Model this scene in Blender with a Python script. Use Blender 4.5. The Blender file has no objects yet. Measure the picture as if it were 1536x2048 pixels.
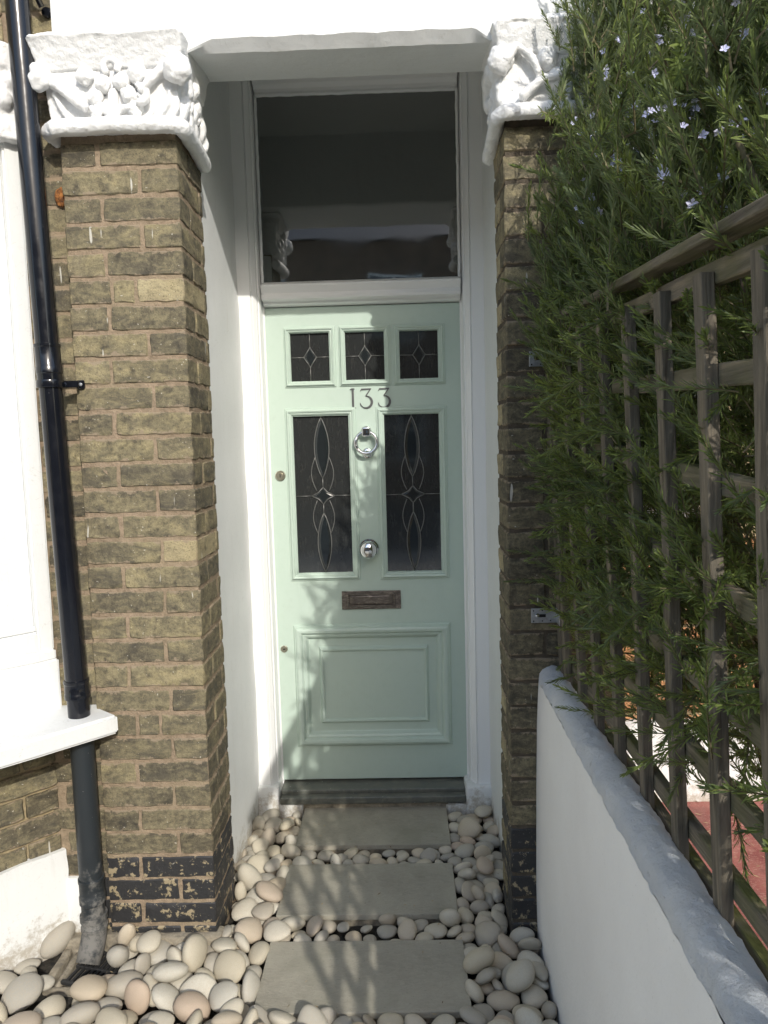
import bpy, bmesh, math, random
from math import radians as R, sin, cos, pi
from mathutils import Vector, Matrix, noise
import numpy as np

random.seed(7)
np.random.seed(7)
sc = bpy.context.scene
COL = sc.collection

# ------------------------------------------------------------------ camera
def cam_basis(yaw, pitch, roll):
    cy, sy, cp, sp, cr, sr = cos(yaw), sin(yaw), cos(pitch), sin(pitch), cos(roll), sin(roll)
    f = Vector((-sy*cp, cy*cp, -sp)); r = Vector((cy, sy, 0)); u = r.cross(f)
    return cr*r + sr*u, -sr*r + cr*u, f
cr_, cu_, cf_ = cam_basis(R(1.49988), R(5.51226), R(-1.53797))
cam = bpy.data.objects.new('camera', bpy.data.cameras.new('camera'))
COL.objects.link(cam)
m = Matrix((cr_, cu_, -cf_)).transposed().to_4x4()
m.translation = Vector((0.15091, -3.13206, 1.47696))
cam.matrix_world = m
cam.data.sensor_fit = 'VERTICAL'
cam.data.sensor_height = 36.0
cam.data.lens = 1491.23 / 2048 * 36.0
cam.data.clip_start = 0.05
cam.data.clip_end = 400
sc.camera = cam

# ------------------------------------------------------------------ sky, sun, exposure
AZ, EL = R(21.6), R(30.6)
w = bpy.data.worlds.new('World'); sc.world = w; w.use_nodes = True
nt = w.node_tree
sky = nt.nodes.new('ShaderNodeTexSky'); sky.sky_type = 'NISHITA'; sky.sun_disc = False
sky.sun_elevation = EL
sky.sun_rotation = pi - AZ
sky.air_density = 1.2; sky.dust_density = 1.5
nt.links.new(sky.outputs[0], nt.nodes['Background'].inputs[0])
nt.nodes['Background'].inputs[1].default_value = 0.15
sun = bpy.data.objects.new('sun', bpy.data.lights.new('sun', 'SUN'))
COL.objects.link(sun)
sun.data.energy = 2.0; sun.data.angle = R(0.55); sun.data.color = (1.0, 0.955, 0.88)
sdir = Vector((sin(AZ)*cos(EL), -cos(AZ)*cos(EL), sin(EL)))
sun.rotation_euler = sdir.to_track_quat('Z', 'Y').to_euler()
sc.view_settings.view_transform = 'Standard'
sc.view_settings.look = 'None'
sc.view_settings.exposure = 0.84
sc.view_settings.gamma = 1.0
sc.view_settings.use_curve_mapping = False
sc.cycles.max_bounces = 8
sc.cycles.diffuse_bounces = 6

# ------------------------------------------------------------------ helpers
def obj(name, me, mat=None, parent=None, loc=(0, 0, 0)):
    if isinstance(me, bmesh.types.BMesh):
        bm = me; me = bpy.data.meshes.new(name); bm.to_mesh(me); bm.free()
    if mat is not None and not me.materials: me.materials.append(mat)
    o = bpy.data.objects.new(name, me); COL.objects.link(o)
    o.location = loc
    if parent is not None: o.parent = parent
    return o
def thing(name, label, cat, loc=(0, 0, 0), group=None):
    o = bpy.data.objects.new(name, None); COL.objects.link(o); o.location = loc
    o.empty_display_size = .05
    o['label'] = label; o['category'] = cat
    if group: o['group'] = group
    return o
def tag(o, label, cat, group=None):
    o['label'] = label; o['category'] = cat
    if group: o['group'] = group
    return o
def smooth(o, ang=None):
    for p in o.data.polygons: p.use_smooth = True
    if ang is not None:
        o.data.set_sharp_from_angle(angle=R(ang))
    return o
def box(bm, x0, x1, y0, y1, z0, z1, bev=0, seg=1):
    r = bmesh.ops.create_cube(bm, size=1)
    vs = r['verts']
    for v in vs:
        v.co = Vector(((x0+x1)/2 + v.co.x*(x1-x0), (y0+y1)/2 + v.co.y*(y1-y0), (z0+z1)/2 + v.co.z*(z1-z0)))
    if bev > 0:
        es = list({e for v in vs for e in v.link_edges})
        bmesh.ops.bevel(bm, geom=es, offset=bev, segments=seg, affect='EDGES', profile=.6)
    return vs
def bxo(name, x0, x1, y0, y1, z0, z1, mat, parent=None, bev=0.002, seg=1):
    bm = bmesh.new(); box(bm, x0, x1, y0, y1, z0, z1, bev, seg)
    o = obj(name, bm, mat, parent)
    return o
def tube(bm, pts, rad, n=8, cap=True, flat=1.0):
    """tube along a polyline; rad scalar or list"""
    pts = [Vector(p) for p in pts]
    if not hasattr(rad, '__len__'): rad = [rad]*len(pts)
    rings = []
    prev = None
    for i, p in enumerate(pts):
        if i == 0: t = pts[1]-pts[0]
        elif i == len(pts)-1: t = pts[-1]-pts[-2]
        else: t = (pts[i+1]-pts[i-1])
        t.normalize()
        if prev is None:
            a = Vector((0, 0, 1)) if abs(t.z) < .9 else Vector((1, 0, 0))
            u = t.cross(a).normalized()
        else:
            u = (prev - t*prev.dot(t))
            u = u.normalized() if u.length > 1e-6 else t.orthogonal().normalized()
        prev = u
        v = t.cross(u)
        rings.append([bm.verts.new(p + (u*cos(2*pi*k/n)+v*sin(2*pi*k/n))*rad[i]) for k in range(n)])
    for a, b in zip(rings, rings[1:]):
        for k in range(n):
            bm.faces.new((a[k], a[(k+1) % n], b[(k+1) % n], b[k]))
    if cap:
        bm.faces.new(rings[0][::-1]); bm.faces.new(rings[-1])
    return rings
def lathe(bm, prof, axis_o, axis_d, n=32):
    """prof: list of (radius, distance along axis)"""
    d = Vector(axis_d).normalized(); u = d.orthogonal().normalized(); v = d.cross(u); o = Vector(axis_o)
    rings = []
    for r, h in prof:
        if r < 1e-6: rings.append([bm.verts.new(o+d*h)])
        else: rings.append([bm.verts.new(o+d*h+(u*cos(2*pi*k/n)+v*sin(2*pi*k/n))*r) for k in range(n)])
    for a, b in zip(rings, rings[1:]):
        for k in range(n):
            if len(a) == 1 and len(b) == 1: continue
            if len(a) == 1: bm.faces.new((a[0], b[(k+1) % n], b[k]))
            elif len(b) == 1: bm.faces.new((a[k], a[(k+1) % n], b[0]))
            else: bm.faces.new((a[k], a[(k+1) % n], b[(k+1) % n], b[k]))
    return rings
def poly(name, pts, faces, mat, parent=None):
    me = bpy.data.meshes.new(name); me.from_pydata(pts, [], faces); me.update()
    return obj(name, me, mat, parent)
def prism(bm, ring, d):
    """extrude a 3-D polygon ring by vector d (closed solid)"""
    d = Vector(d)
    a = [bm.verts.new(Vector(p)) for p in ring]; b = [bm.verts.new(Vector(p)+d) for p in ring]
    n = len(ring)
    fs = [bm.faces.new(a), bm.faces.new(b[::-1])]
    for k in range(n): fs.append(bm.faces.new((a[k], b[k], b[(k+1) % n], a[(k+1) % n])))
    bmesh.ops.recalc_face_normals(bm, faces=fs)
def rough(bm, amp, freq, seed=0, zsq=1):
    off = Vector((seed*3.7, seed*1.3, seed*7.1))
    for v in bm.verts:
        n = noise.noise_vector(v.co*freq+off)
        v.co += n*amp
def wallgrid(name, o, u, v, nu, nv, mat, parent, amp=.0015, freq=6, seed=0, thick=None):
    """sheet with fine unevenness (hand-applied plaster), o origin, u,v spans; closed behind by thick (Vector)"""
    o, u, v = Vector(o), Vector(u), Vector(v); n = u.cross(v).normalized()
    bm = bmesh.new(); g = []
    for j in range(nv+1):
        row = []
        for i in range(nu+1):
            p = o+u*(i/nu)+v*(j/nv)
            d = noise.noise(p*freq+Vector((seed, 0, 0)))*amp + noise.noise(p*freq*4+Vector((0, seed, 0)))*amp*.3
            row.append(bm.verts.new(p+n*d))
        g.append(row)
    for j in range(nv):
        for i in range(nu):
            bm.faces.new((g[j][i], g[j][i+1], g[j+1][i+1], g[j+1][i]))
    if thick is not None:
        t = Vector(thick)
        rim = [g[0][i] for i in range(nu+1)]+[g[j][nu] for j in range(1, nv+1)]+[g[nv][i] for i in range(nu-1, -1, -1)]+[g[j][0] for j in range(nv-1, 0, -1)]
        back = [bm.verts.new(x.co+t) for x in rim]
        for k in range(len(rim)):
            kk = (k+1) % len(rim)
            bm.faces.new((rim[kk], rim[k], back[k], back[kk]))
        bm.faces.new(back[::-1])
    ob = obj(name, bm, mat, parent)
    return smooth(ob, 40)

# ------------------------------------------------------------------ materials
class Mat:
    def __init__(s, name, base=(.5, .5, .5), rough=.6, metal=0, spec=None, ior=None):
        s.m = bpy.data.materials.new(name); s.m.use_nodes = True
        s.t = s.m.node_tree; s.b = s.t.nodes['Principled BSDF']
        s.b.inputs['Base Color'].default_value = (*base, 1); s.b.inputs['Roughness'].default_value = rough
        s.b.inputs['Metallic'].default_value = metal
        if spec is not None: s.b.inputs['Specular IOR Level'].default_value = spec
        if ior: s.b.inputs['IOR'].default_value = ior
        s._co = None
    def n(s, t, **k):
        x = s.t.nodes.new(t)
        for a, b in k.items(): setattr(x, a, b)
        return x
    def l(s, a, b): s.t.links.new(a, b)
    def co(s, rnd=True, scale=(1, 1, 1), kind='Object'):
        tc = s.n('ShaderNodeTexCoord'); mp = s.n('ShaderNodeMapping'); mp.inputs['Scale'].default_value = scale
        s.l(tc.outputs[kind], mp.inputs['Vector'])
        if rnd:
            oi = s.n('ShaderNodeObjectInfo'); mu = s.n('ShaderNodeMath', operation='MULTIPLY'); mu.inputs[1].default_value = 83.0
            s.l(oi.outputs['Random'], mu.inputs[0]); cb = s.n('ShaderNodeCombineXYZ')
            for i in range(3): s.l(mu.outputs[0], cb.inputs[i])
            s.l(cb.outputs[0], mp.inputs['Location'])
        return mp.outputs[0]
    def noise(s, co, scale=5, det=4, rough=.55, dist=0, lac=2):
        x = s.n('ShaderNodeTexNoise'); x.inputs['Scale'].default_value = scale; x.inputs['Detail'].default_value = det
        x.inputs['Roughness'].default_value = rough; x.inputs['Distortion'].default_value = dist
        s.l(co, x.inputs['Vector']); return x.outputs['Fac']
    def ramp(s, fac, stops, interp='LINEAR'):
        x = s.n('ShaderNodeValToRGB'); x.color_ramp.interpolation = interp
        e = x.color_ramp.elements
        while len(e) > 1: e.remove(e[-1])
        for i, (p, c) in enumerate(stops):
            if not hasattr(c, '__len__'): c = (c, c, c)
            if i == 0: e[0].position = p; e[0].color = (*c, 1)
            else:
                q = e.new(p); q.color = (*c, 1)
        s.l(fac, x.inputs[0]); return x.outputs[0]
    def mix(s, fac, a, b, mode='MIX'):
        x = s.n('ShaderNodeMix', data_type='RGBA', blend_type=mode)
        for v, i in ((fac, 0), (a, 6), (b, 7)):
            if hasattr(v, 'default_value') or hasattr(v, 'is_linked'): s.l(v, x.inputs[i])
            elif hasattr(v, '__len__'): x.inputs[i].default_value = (*v, 1)
            else: x.inputs[i].default_value = v
        return x.outputs[2]
    def math(s, op, a, b=None):
        x = s.n('ShaderNodeMath', operation=op)
        for v, i in ((a, 0), (b, 1)):
            if v is None: continue
            if hasattr(v, 'is_linked'): s.l(v, x.inputs[i])
            else: x.inputs[i].default_value = v
        return x.outputs[0]
    def color(s, c): s.l(c, s.b.inputs['Base Color']); return s
    def rgh(s, c): s.l(c, s.b.inputs['Roughness']); return s
    def bump(s, h, dist=.002, strength=1.0):
        x = s.n('ShaderNodeBump'); x.inputs['Distance'].default_value = dist; x.inputs['Strength'].default_value = strength
        s.l(h, x.inputs['Height'])
        if s.b.inputs['Normal'].is_linked:
            s.l(s.b.inputs['Normal'].links[0].from_socket, x.inputs['Normal'])
        s.l(x.outputs[0], s.b.inputs['Normal']); return s
    def rand(s): return s.n('ShaderNodeObjectInfo').outputs['Random']

def masonry(name, bumpd=.002, tint=(.74, .75, .735)):
    a = Mat(name, tint, .55)
    c = a.co(False)
    n1 = a.noise(c, 3.5, 5, .6); n2 = a.noise(c, 60, 5, .65); n3 = a.noise(c, 14, 4)
    col = a.mix(a.ramp(n1, [(.35, 0), (.75, 1)]), tint, tuple(x*.93 for x in tint))
    col = a.mix(a.ramp(n2, [(.62, 0), (.8, 1)]), col, tuple(x*y for x, y in zip(tint, (.86, .86, .84))))
    tc = a.n('ShaderNodeTexCoord'); sp = a.n('ShaderNodeSeparateXYZ'); a.l(tc.outputs['Object'], sp.inputs[0])
    lo = a.n('ShaderNodeMapRange'); lo.inputs[1].default_value = .16; lo.inputs[2].default_value = -.10; lo.inputs[3].default_value = -.25; lo.inputs[4].default_value = .22; a.l(sp.outputs[2], lo.inputs[0])
    nd = a.noise(c, 22, 7, .8); dd = a.math('ADD', nd, lo.outputs[0]); col = a.mix(a.ramp(dd, [(.55, 0), (.72, .75)]), col, (.33, .28, .20))
    ns = a.noise(a.co(False, (9, 9, .8)), 3.0, 4, .7); col = a.mix(a.ramp(ns, [(.58, 0), (.8, .35)]), col, (.55, .53, .47))
    hair = a.noise(a.co(False, (1, 1, 1)), 6, 3, .5, 4); col = a.mix(a.ramp(hair, [(.497, 0), (.5, .35), (.503, 0)]), col, (.4, .39, .36))
    a.color(col); a.bump(n3, bumpd*1.5, .6); a.bump(n2, bumpd*.6, .5)
    return a.m
M = {}
M['masonry'] = masonry('white_masonry_paint')
M['wallrender'] = masonry('white_render_paint', .003, (.73, .74, .73))
# thick brushy plaster paint for the carved capitals
a = Mat('capital_paint', (.80, .80, .79), .5); c = a.co(False)
n1 = a.noise(c, 25, 6, .65); n2 = a.noise(c, 90, 6, .7); n3 = a.noise(c, 220, 3, .6)
a.color(a.mix(a.ramp(n2, [(.6, 0), (.85, 1)]), (.81, .81, .80), (.66, .66, .64))); a.bump(n1, .008, .7); a.bump(n2, .004, .7); a.bump(n3, .0015, .5); M['capital'] = a.m
# gloss joinery
a = Mat('white_gloss_joinery', (.82, .825, .815), .32); c = a.co(False); n = a.noise(c, 9, 4)
n2 = a.noise(a.co(False, (60, 60, 3)), 4, 3); a.bump(n, .0015, .5); a.bump(n2, .0003, .4); M['joinery'] = a.m
# door
a = Mat('mint_green_door_paint', (.47, .655, .535), .34); c = a.co(False)
n = a.noise(c, 5, 4); n2 = a.noise(a.co(False, (50, 50, 2.5)), 4, 4); n3 = a.noise(c, 30, 3)
a.color(a.mix(a.ramp(n3, [(.5, 0), (.9, 1)]), (.485, .585, .510), (.455, .56, .48)))
gr = a.noise(c, 11, 7, .8); lk = a.b.inputs['Base Color'].links[0].from_socket
a.color(a.mix(a.ramp(gr, [(.56, 0), (.80, .35)]), lk, (.36, .42, .35))); a.rgh(a.ramp(gr, [(.4, .3), (.75, .5)]))
a.bump(n, .002, .5); a.bump(n2, .0005, .5); M['door'] = a.m
# glass
def glassmat(name, base, rr, ior, smear=.25):
    a = Mat(name, base, rr, ior=ior); c = a.co(False)
    n1 = a.noise(c, 7, 5, .6); n2 = a.noise(a.co(False, (12, 12, 3)), 6, 5, .7, 1.5); n3 = a.noise(c, 2.2, 2)
    a.color(a.mix(a.ramp(n2, [(.55, 0), (.85, smear)]), base, (.16, .15, .13)))
    a.rgh(a.ramp(n1, [(.4, rr), (.8, rr+.06)])); a.bump(n3, .004, .5); return a.m
M['glass'] = glassmat('dark_window_glass', (.032, .037, .034), .02, 2.5, .2)
M['doorglass'] = glassmat('dark_door_glass', (.026, .028, .028), .05, 1.8, .3)
M['bevelglass'] = Mat('bevelled_glass', (.016, .020, .022), .05, ior=1.8).m
a = Mat('lead_came', (.20, .198, .19), .45, .7); a.bump(a.noise(a.co(False), 180, 3), .001, .6); M['lead'] = a.m
M['chrome'] = Mat('polished_chrome', (.78, .79, .80), .07, 1).m
a = Mat('aged_bronze', (.20, .155, .12), .38, .85); c = a.co(False, (3, 1, 9)); n = a.noise(c, 9, 6, .7, 1)
a.color(a.ramp(n, [(.35, (.11, .095, .085)), (.55, (.22, .19, .165)), (.72, (.44, .38, .33))])); a.rgh(a.ramp(n, [(.3, .55), (.7, .25)])); M['bronze'] = a.m
a = Mat('dull_brass', (.45, .42, .33), .3, .9); a.bump(a.noise(a.co(False), 300, 3), .0006, .7); M['brass'] = a.m
a = Mat('numeral_metal', (.13, .13, .13), .4, .6); a.bump(a.noise(a.co(False), 150, 4), .0008, .7); M['numeral'] = a.m
a = Mat('galvanised_steel', (.42, .44, .46), .42, .7); a.color(a.ramp(a.noise(a.co(False), 60, 3), [(.4, (.34, .36, .38)), (.65, (.5, .52, .54))])); M['galv'] = a.m
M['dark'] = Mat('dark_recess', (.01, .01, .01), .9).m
M['rust'] = None
a = Mat('rusty_iron', (.25, .10, .03), .9); n = a.noise(a.co(False), 70, 6, .7); a.color(a.ramp(n, [(.35, (.05, .02, .01)), (.5, (.26, .10, .025)), (.7, (.42, .19, .05))])); a.bump(n, .006); M['rust'] = a.m

def brickmat(name, stops, soot, streak=.55, wet=.0, drip=True, smear=(.27, .215, .15)):
    a = Mat(name, (.2, .16, .09), .88, spec=.25)
    c = a.co(True); cs = a.co(True, (1.6, 1.6, 4.2)); rnd = a.rand()
    n1 = a.noise(c, 11, 5, .62, .8); n2 = a.noise(cs, 7.5, 6, .7, 1.0); n3 = a.noise(c, 75, 6, .7); n4 = a.noise(c, 24, 5, .65); n5 = a.noise(c, 260, 3, .6)
    body = a.ramp(a.math('ADD', a.math('MULTIPLY', n1, .90), a.math('MULTIPLY', rnd, .20)), stops)
    body = a.mix(a.ramp(n3, [(.35, 0), (.72, .6)]), body, (.40, .34, .20)); body = a.mix(a.ramp(n5, [(.30, .7), (.46, 0)]), body, (.06, .052, .04))
    sf = a.ramp(a.math('ADD', a.math('MULTIPLY', n2, .86), a.math('MULTIPLY', a.math('FRACT', a.math('MULTIPLY', rnd, 7.3)), .15)), [(.40, 0), (.66, streak)])
    col = a.mix(sf, body, soot)
    col = a.mix(a.ramp(n4, [(.54, 0), (.70, .75)]), col, (.045, .041, .035))
    if drip:
        # short white paint drips and specks
        cd = a.co(True, (1, 1, .14)); n6 = a.noise(cd, 62, 1, .4)
        col = a.mix(a.ramp(n6, [(.765, 0), (.79, .75)]), col, (.6, .58, .52))
        n7 = a.noise(c, 150, 1, .4)
        col = a.mix(a.ramp(n7, [(.76, 0), (.79, .8)]), col, (.55, .52, .45))
    # mortar smeared raggedly over the bed edges
    tc2 = a.n('ShaderNodeTexCoord'); s2 = a.n('ShaderNodeSeparateXYZ'); a.l(tc2.outputs['Object'], s2.inputs[0])
    az = a.math('ABSOLUTE', s2.outputs[2]); e1 = a.math('ADD', az, a.math('MULTIPLY', a.math('SUBTRACT', a.noise(c, 30, 6, .75), .5), .075))
    col = a.mix(a.ramp(a.math('MULTIPLY', e1, 20), [(.60, 0), (.66, .85)]), col, smear)
    a.color(col)
    a.bump(n4, .006, .8); a.bump(n3, .003, .8); a.bump(n5, .0008, .7)
    return a.m
STK = [(.36, (.070, .062, .046)), (.46, (.125, .110, .072)), (.56, (.175, .153, .094)), (.66, (.285, .243, .135)), (.76, (.185, .160, .105)), (.9, (.12, .107, .078))]
M['brick'] = brickmat('london_stock_brick', STK, (.062, .057, .048), .75)
M['brick_pale'] = brickmat('pale_stock_brick', [(.30, (.30, .25, .14)), (.5, (.38, .32, .19)), (.75, (.46, .40, .25))], (.10, .09, .07), .5)
M['brick_dark'] = brickmat('dark_stock_brick', [(.30, (.065, .058, .044)), (.5, (.11, .098, .068)), (.75, (.17, .145, .09))], (.035, .032, .028), .8)
a = Mat('black_painted_brick', (.02, .02, .021), .6); c = a.co(True); n = a.noise(c, 28, 6, .7); n2 = a.noise(c, 90, 5, .7)
col = a.mix(a.ramp(n, [(.56, 0), (.60, .9)]), (.024, .024, .025), (.33, .27, .165)); col = a.mix(a.ramp(n2, [(.66, 0), (.7, .8)]), col, (.42, .40, .35))
a.color(col); a.bump(n, .004, .8); a.bump(n2, .002, .7); M['brick_black'] = a.m
def mortarmat(name, c0, c1, c2):
    a = Mat(name, c1, .95, spec=.2); c = a.co(False); n = a.noise(c, 40, 6, .7); n2 = a.noise(c, 6, 4, .6); n3 = a.noise(c, 190, 4, .7)
    col = a.mix(a.ramp(n, [(.35, 0), (.7, 1)]), c0, c1); col = a.mix(a.ramp(n2, [(.45, 0), (.75, .8)]), col, c2)
    a.color(col); a.bump(n, .010, .9); a.bump(n3, .003, .8); return a.m
M['mortar'] = mortarmat('sandy_mortar', (.22, .17, .115), (.38, .29, .205), (.31, .25, .165))
M['mortar_yel'] = mortarmat('yellow_grey_mortar', (.26, .21, .13), (.40, .33, .205), (.46, .36, .20))
M['mortar_dark'] = mortarmat('dark_mortar', (.07, .06, .045), (.13, .105, .08), (.10, .08, .055))  # darker mortar, right pier only

a = Mat('black_gloss_pvc', (.0065, .0075, .0105), .16); c = a.co(False); n = a.noise(c, 120, 3); n2 = a.noise(c, 30, 3)
a.color(a.mix(a.ramp(n, [(.72, 0), (.76, .5)]), (.0065, .0075, .011), (.12, .12, .12))); a.rgh(a.ramp(n2, [(.4, .13), (.7, .24)])); a.bump(a.noise(a.co(False, (1, 1, .15)), 40, 2), .001, .4); M['pipe'] = a.m
a = Mat('old_dusty_pipe', (.02, .024, .028), .45); c = a.co(False); n = a.noise(c, 26, 7, .75); n2 = a.noise(c, 90, 4, .7)
tc = a.n('ShaderNodeTexCoord'); sp = a.n('ShaderNodeSeparateXYZ'); a.l(tc.outputs['Object'], sp.inputs[0])
low = a.n('ShaderNodeMapRange'); low.inputs[1].default_value = .32; low.inputs[2].default_value = -.02; low.inputs[3].default_value = -.18; low.inputs[4].default_value = .16; a.l(sp.outputs[2], low.inputs[0])
d = a.math('ADD', n, low.outputs[0])
col = a.mix(a.ramp(d, [(.5, 0), (.66, .75)]), (.020, .025, .029), (.21, .20, .18)); col = a.mix(a.ramp(n2, [(.70, 0), (.74, .7)]), col, (.5, .5, .48))
a.color(col); a.rgh(a.ramp(d, [(.45, .4), (.6, .85)])); a.bump(n, .002, .5); M['pipe_old'] = a.m

# pebbles: each stone its own tint
a = Mat('pale_cobble', (.6, .55, .45), .62, spec=.3); c = a.co(True); rnd = a.rand()
n1 = a.noise(c, 12, 4, .6, .6); n2 = a.noise(c, 70, 5, .65); n3 = a.noise(c, 38, 2, .5); n4 = a.noise(a.co(True, (1, 1, 5)), 22, 4, .6, 1.2)
base = a.ramp(a.math('FRACT', a.math('MULTIPLY', rnd, 13.7)), [(0, (.48, .43, .32)), (.16, (.58, .54, .44)), (.30, (.36, .345, .30)), (.44, (.52, .43, .31)), (.58, (.60, .575, .49)), (.7, (.30, .29, .26)), (.8, (.43, .40, .33)), (.9, (.50, .385, .29)), (1, (.55, .50, .38))])
col = a.mix(a.ramp(n1, [(.40, 0), (.75, .5)]), base, (.47, .385, .27)); col = a.mix(a.ramp(n4, [(.58, 0), (.7, .3)]), col, (.68, .65, .57))
col = a.mix(a.ramp(n3, [(.705, 0), (.73, .6)]), col, (.20, .15, .10)); col = a.mix(a.ramp(n2, [(.4, 0), (.8, .3)]), col, (.38, .34, .27))
a.color(col); a.bump(n2, .0018, .6); a.bump(n3, .002, .3); nv = a.noise(a.co(True, (1, 2.5, 1)), 9, 5, .6, 2.5); lk = a.b.inputs['Base Color'].links[0].from_socket
a.color(a.mix(a.ramp(nv, [(.485, 0), (.5, .45), (.515, 0)]), lk, (.25, .21, .16))); M['pebble'] = a.m
# sandstone slabs
a = Mat('grey_porcelain_slab', (.22, .21, .175), .72, spec=.35); c = a.co(False); cst = a.co(False, (3, 1.2, 1))
n1 = a.noise(c, 5, 5, .6, .5); n2 = a.noise(a.co(False, (1.0, 2.4, 1)), 38, 6, .75, 1.2); n3 = a.noise(c, 150, 4, .7)
col = a.mix(a.ramp(n1, [(.35, 0), (.7, 1)]), (.275, .255, .205), (.36, .335, .268)); col = a.mix(a.ramp(n2, [(.42, 0), (.70, .55)]), col, (.42, .39, .31)); col = a.mix(a.ramp(n3, [(.30, .5), (.42, 0)]), col, (.16, .15, .125)); nn = a.noise(a.co(True), 3.5, 4, .6); col = a.mix(a.ramp(nn, [(.52, 0), (.68, .35)]), col, (.16, .165, .12))
a.color(col); a.bump(n2, .003, .7); a.bump(n3, .0012, .6); M['slab'] = a.m
a = Mat('threshold_paint', (.055, .062, .055), .3); c = a.co(False); n = a.noise(c, 18, 6, .7, 1); n2 = a.noise(c, 75, 3)
col = a.mix(a.ramp(n, [(.45, 0), (.7, .7)]), (.10, .106, .092), (.22, .21, .17)); col = a.mix(a.ramp(n2, [(.71, 0), (.74, .8)]), col, (.5, .5, .46)); a.color(col); a.rgh(a.ramp(n, [(.4, .28), (.7, .6)])); a.bump(n, .002, .5); M['threshold'] = a.m
a = Mat('dark_soil', (.025, .022, .018), .95); n = a.noise(a.co(False), 60, 6, .7); a.color(a.ramp(n, [(.4, (.012, .011, .010)), (.7, (.07, .06, .045))])); a.bump(n, .012); M['soil'] = a.m
a = Mat('gully_concrete', (.25, .21, .15), .95); n = a.noise(a.co(False), 30, 7, .75); a.color(a.ramp(n, [(.3, (.15, .13, .10)), (.55, (.32, .28, .21)), (.75, (.46, .42, .33))])); a.bump(n, .012); M['gully'] = a.m
M['castiron'] = Mat('cast_iron', (.018, .018, .018), .7).m
# weathered timber (grain along Y for rails, along Z for battens)
def wood(name, axis, moss=.0, tone=1.0):
    a = Mat(name, (.2, .17, .12), .85, spec=.2)
    scl = {'z': (24, 24, 1.4), 'y': (24, 1.4, 24)}[axis]
    c = a.co(True, scl); c2 = a.co(True)
    n1 = a.noise(c, 2.2, 6, .7, .8); n2 = a.noise(c, 7, 4, .7); n3 = a.noise(c2, 9, 4, .6)
    col = a.ramp(n1, [(.3, (.065*tone, .052*tone, .038*tone)), (.48, (.17*tone, .148*tone, .115*tone)), (.62, (.285*tone, .235*tone, .17*tone)), (.8, (.36*tone, .32*tone, .25*tone))])
    col = a.mix(a.ramp(n3, [(.40, 0), (.72, .6)]), col, (.15*tone, .135*tone, .105*tone))
    if moss:
        g = a.n('ShaderNodeNewGeometry'); sp = a.n('ShaderNodeSeparateXYZ'); a.l(g.outputs['Normal'], sp.inputs[0])
        up = a.ramp(sp.outputs[2], [(.45, .35), (.9, 1)]); mm = a.math('MULTIPLY', a.ramp(n3, [(.38, 0), (.58, 1)]), up)
        col = a.mix(a.math('MULTIPLY', mm, moss), col, (.105, .115, .028))
    a.color(col); a.bump(n1, .004, .8); a.bump(n2, .0015, .8); return a.m
M['batten'] = wood('weathered_batten', 'z', 0, .86)
M['rail'] = wood('mossy_rail', 'y', .85, .9)
M['cap'] = wood('mossy_cap', 'y', .9, .8)
# rosemary
def needle(name, c0, c1, tr):
    a = Mat(name, c0, .48, spec=.4); rnd = a.n('ShaderNodeNewGeometry').outputs['Random Per Island']
    at = a.noise(a.co(False), 3.5, 3)
    col = a.mix(rnd, c0, c1); col = a.mix(a.ramp(at, [(.38, 0), (.7, .6)]), col, (c1[0]*1.5, c1[1]*1.35, c1[2]*1.2))
    g = a.n('ShaderNodeNewGeometry'); col = a.mix(a.math('MULTIPLY', g.outputs['Backfacing'], .5), col, (.15, .18, .13))
    a.color(col)
    t = a.n('ShaderNodeBsdfTranslucent'); a.l(col, t.inputs[0]); mx = a.n('ShaderNodeMixShader'); mx.inputs[0].default_value = tr
    out = a.t.nodes['Material Output']; a.l(a.b.outputs[0], mx.inputs[1]); a.l(t.outputs[0], mx.inputs[2]); a.l(mx.outputs[0], out.inputs[0]); return a.m
M['needle'] = needle('rosemary_needle', (.075, .118, .038), (.24, .31, .085), .38)
a = Mat('rosemary_stem', (.16, .15, .08), .8); n = a.noise(a.co(False), 30, 4); a.color(a.ramp(n, [(.4, (.12, .10, .06)), (.6, (.22, .19, .10))])); M['stem'] = a.m
a = Mat('rosemary_bark', (.12, .09, .06), .95); n = a.noise(a.co(False, (6, 6, 1)), 14, 6, .7); a.color(a.ramp(n, [(.35, (.05, .035, .025)), (.6, (.17, .125, .085)), (.75, (.27, .21, .15))])); a.bump(n, .008); M['bark'] = a.m
a = Mat('pale_lavender_petal', (.66, .66, .86), .6); M['petal'] = a.m
a = Mat('red_path_paint', (.33, .085, .065), .75); c = a.co(False); n = a.noise(c, 7, 6, .7); n2 = a.noise(a.co(False, (1, 3, 1)), 50, 4, .7, 2)
col = a.mix(a.ramp(n, [(.35, 0), (.7, 1)]), (.20, .045, .04), (.38, .14, .115)); col = a.mix(a.ramp(n2, [(.54, 0), (.66, .75)]), col, (.52, .36, .28)); col = a.mix(a.ramp(a.noise(c, 2.5, 6, .75), [(.5, 0), (.7, .7)]), col, (.14, .06, .05)); a.color(col); a.bump(n2, .002); M['redpath'] = a.m
M['orange_brick'] = brickmat('orange_brick', [(.3, (.38, .15, .06)), (.6, (.50, .22, .09)), (.8, (.58, .30, .13))], (.25, .10, .05), .3, drip=False)
a = Mat('rough_coping_paint', (.66, .69, .72), .7); c = a.co(False); n = a.noise(c, 45, 7, .75); n2 = a.noise(c, 130, 5, .75); n3 = a.noise(c, 8, 4)
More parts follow.
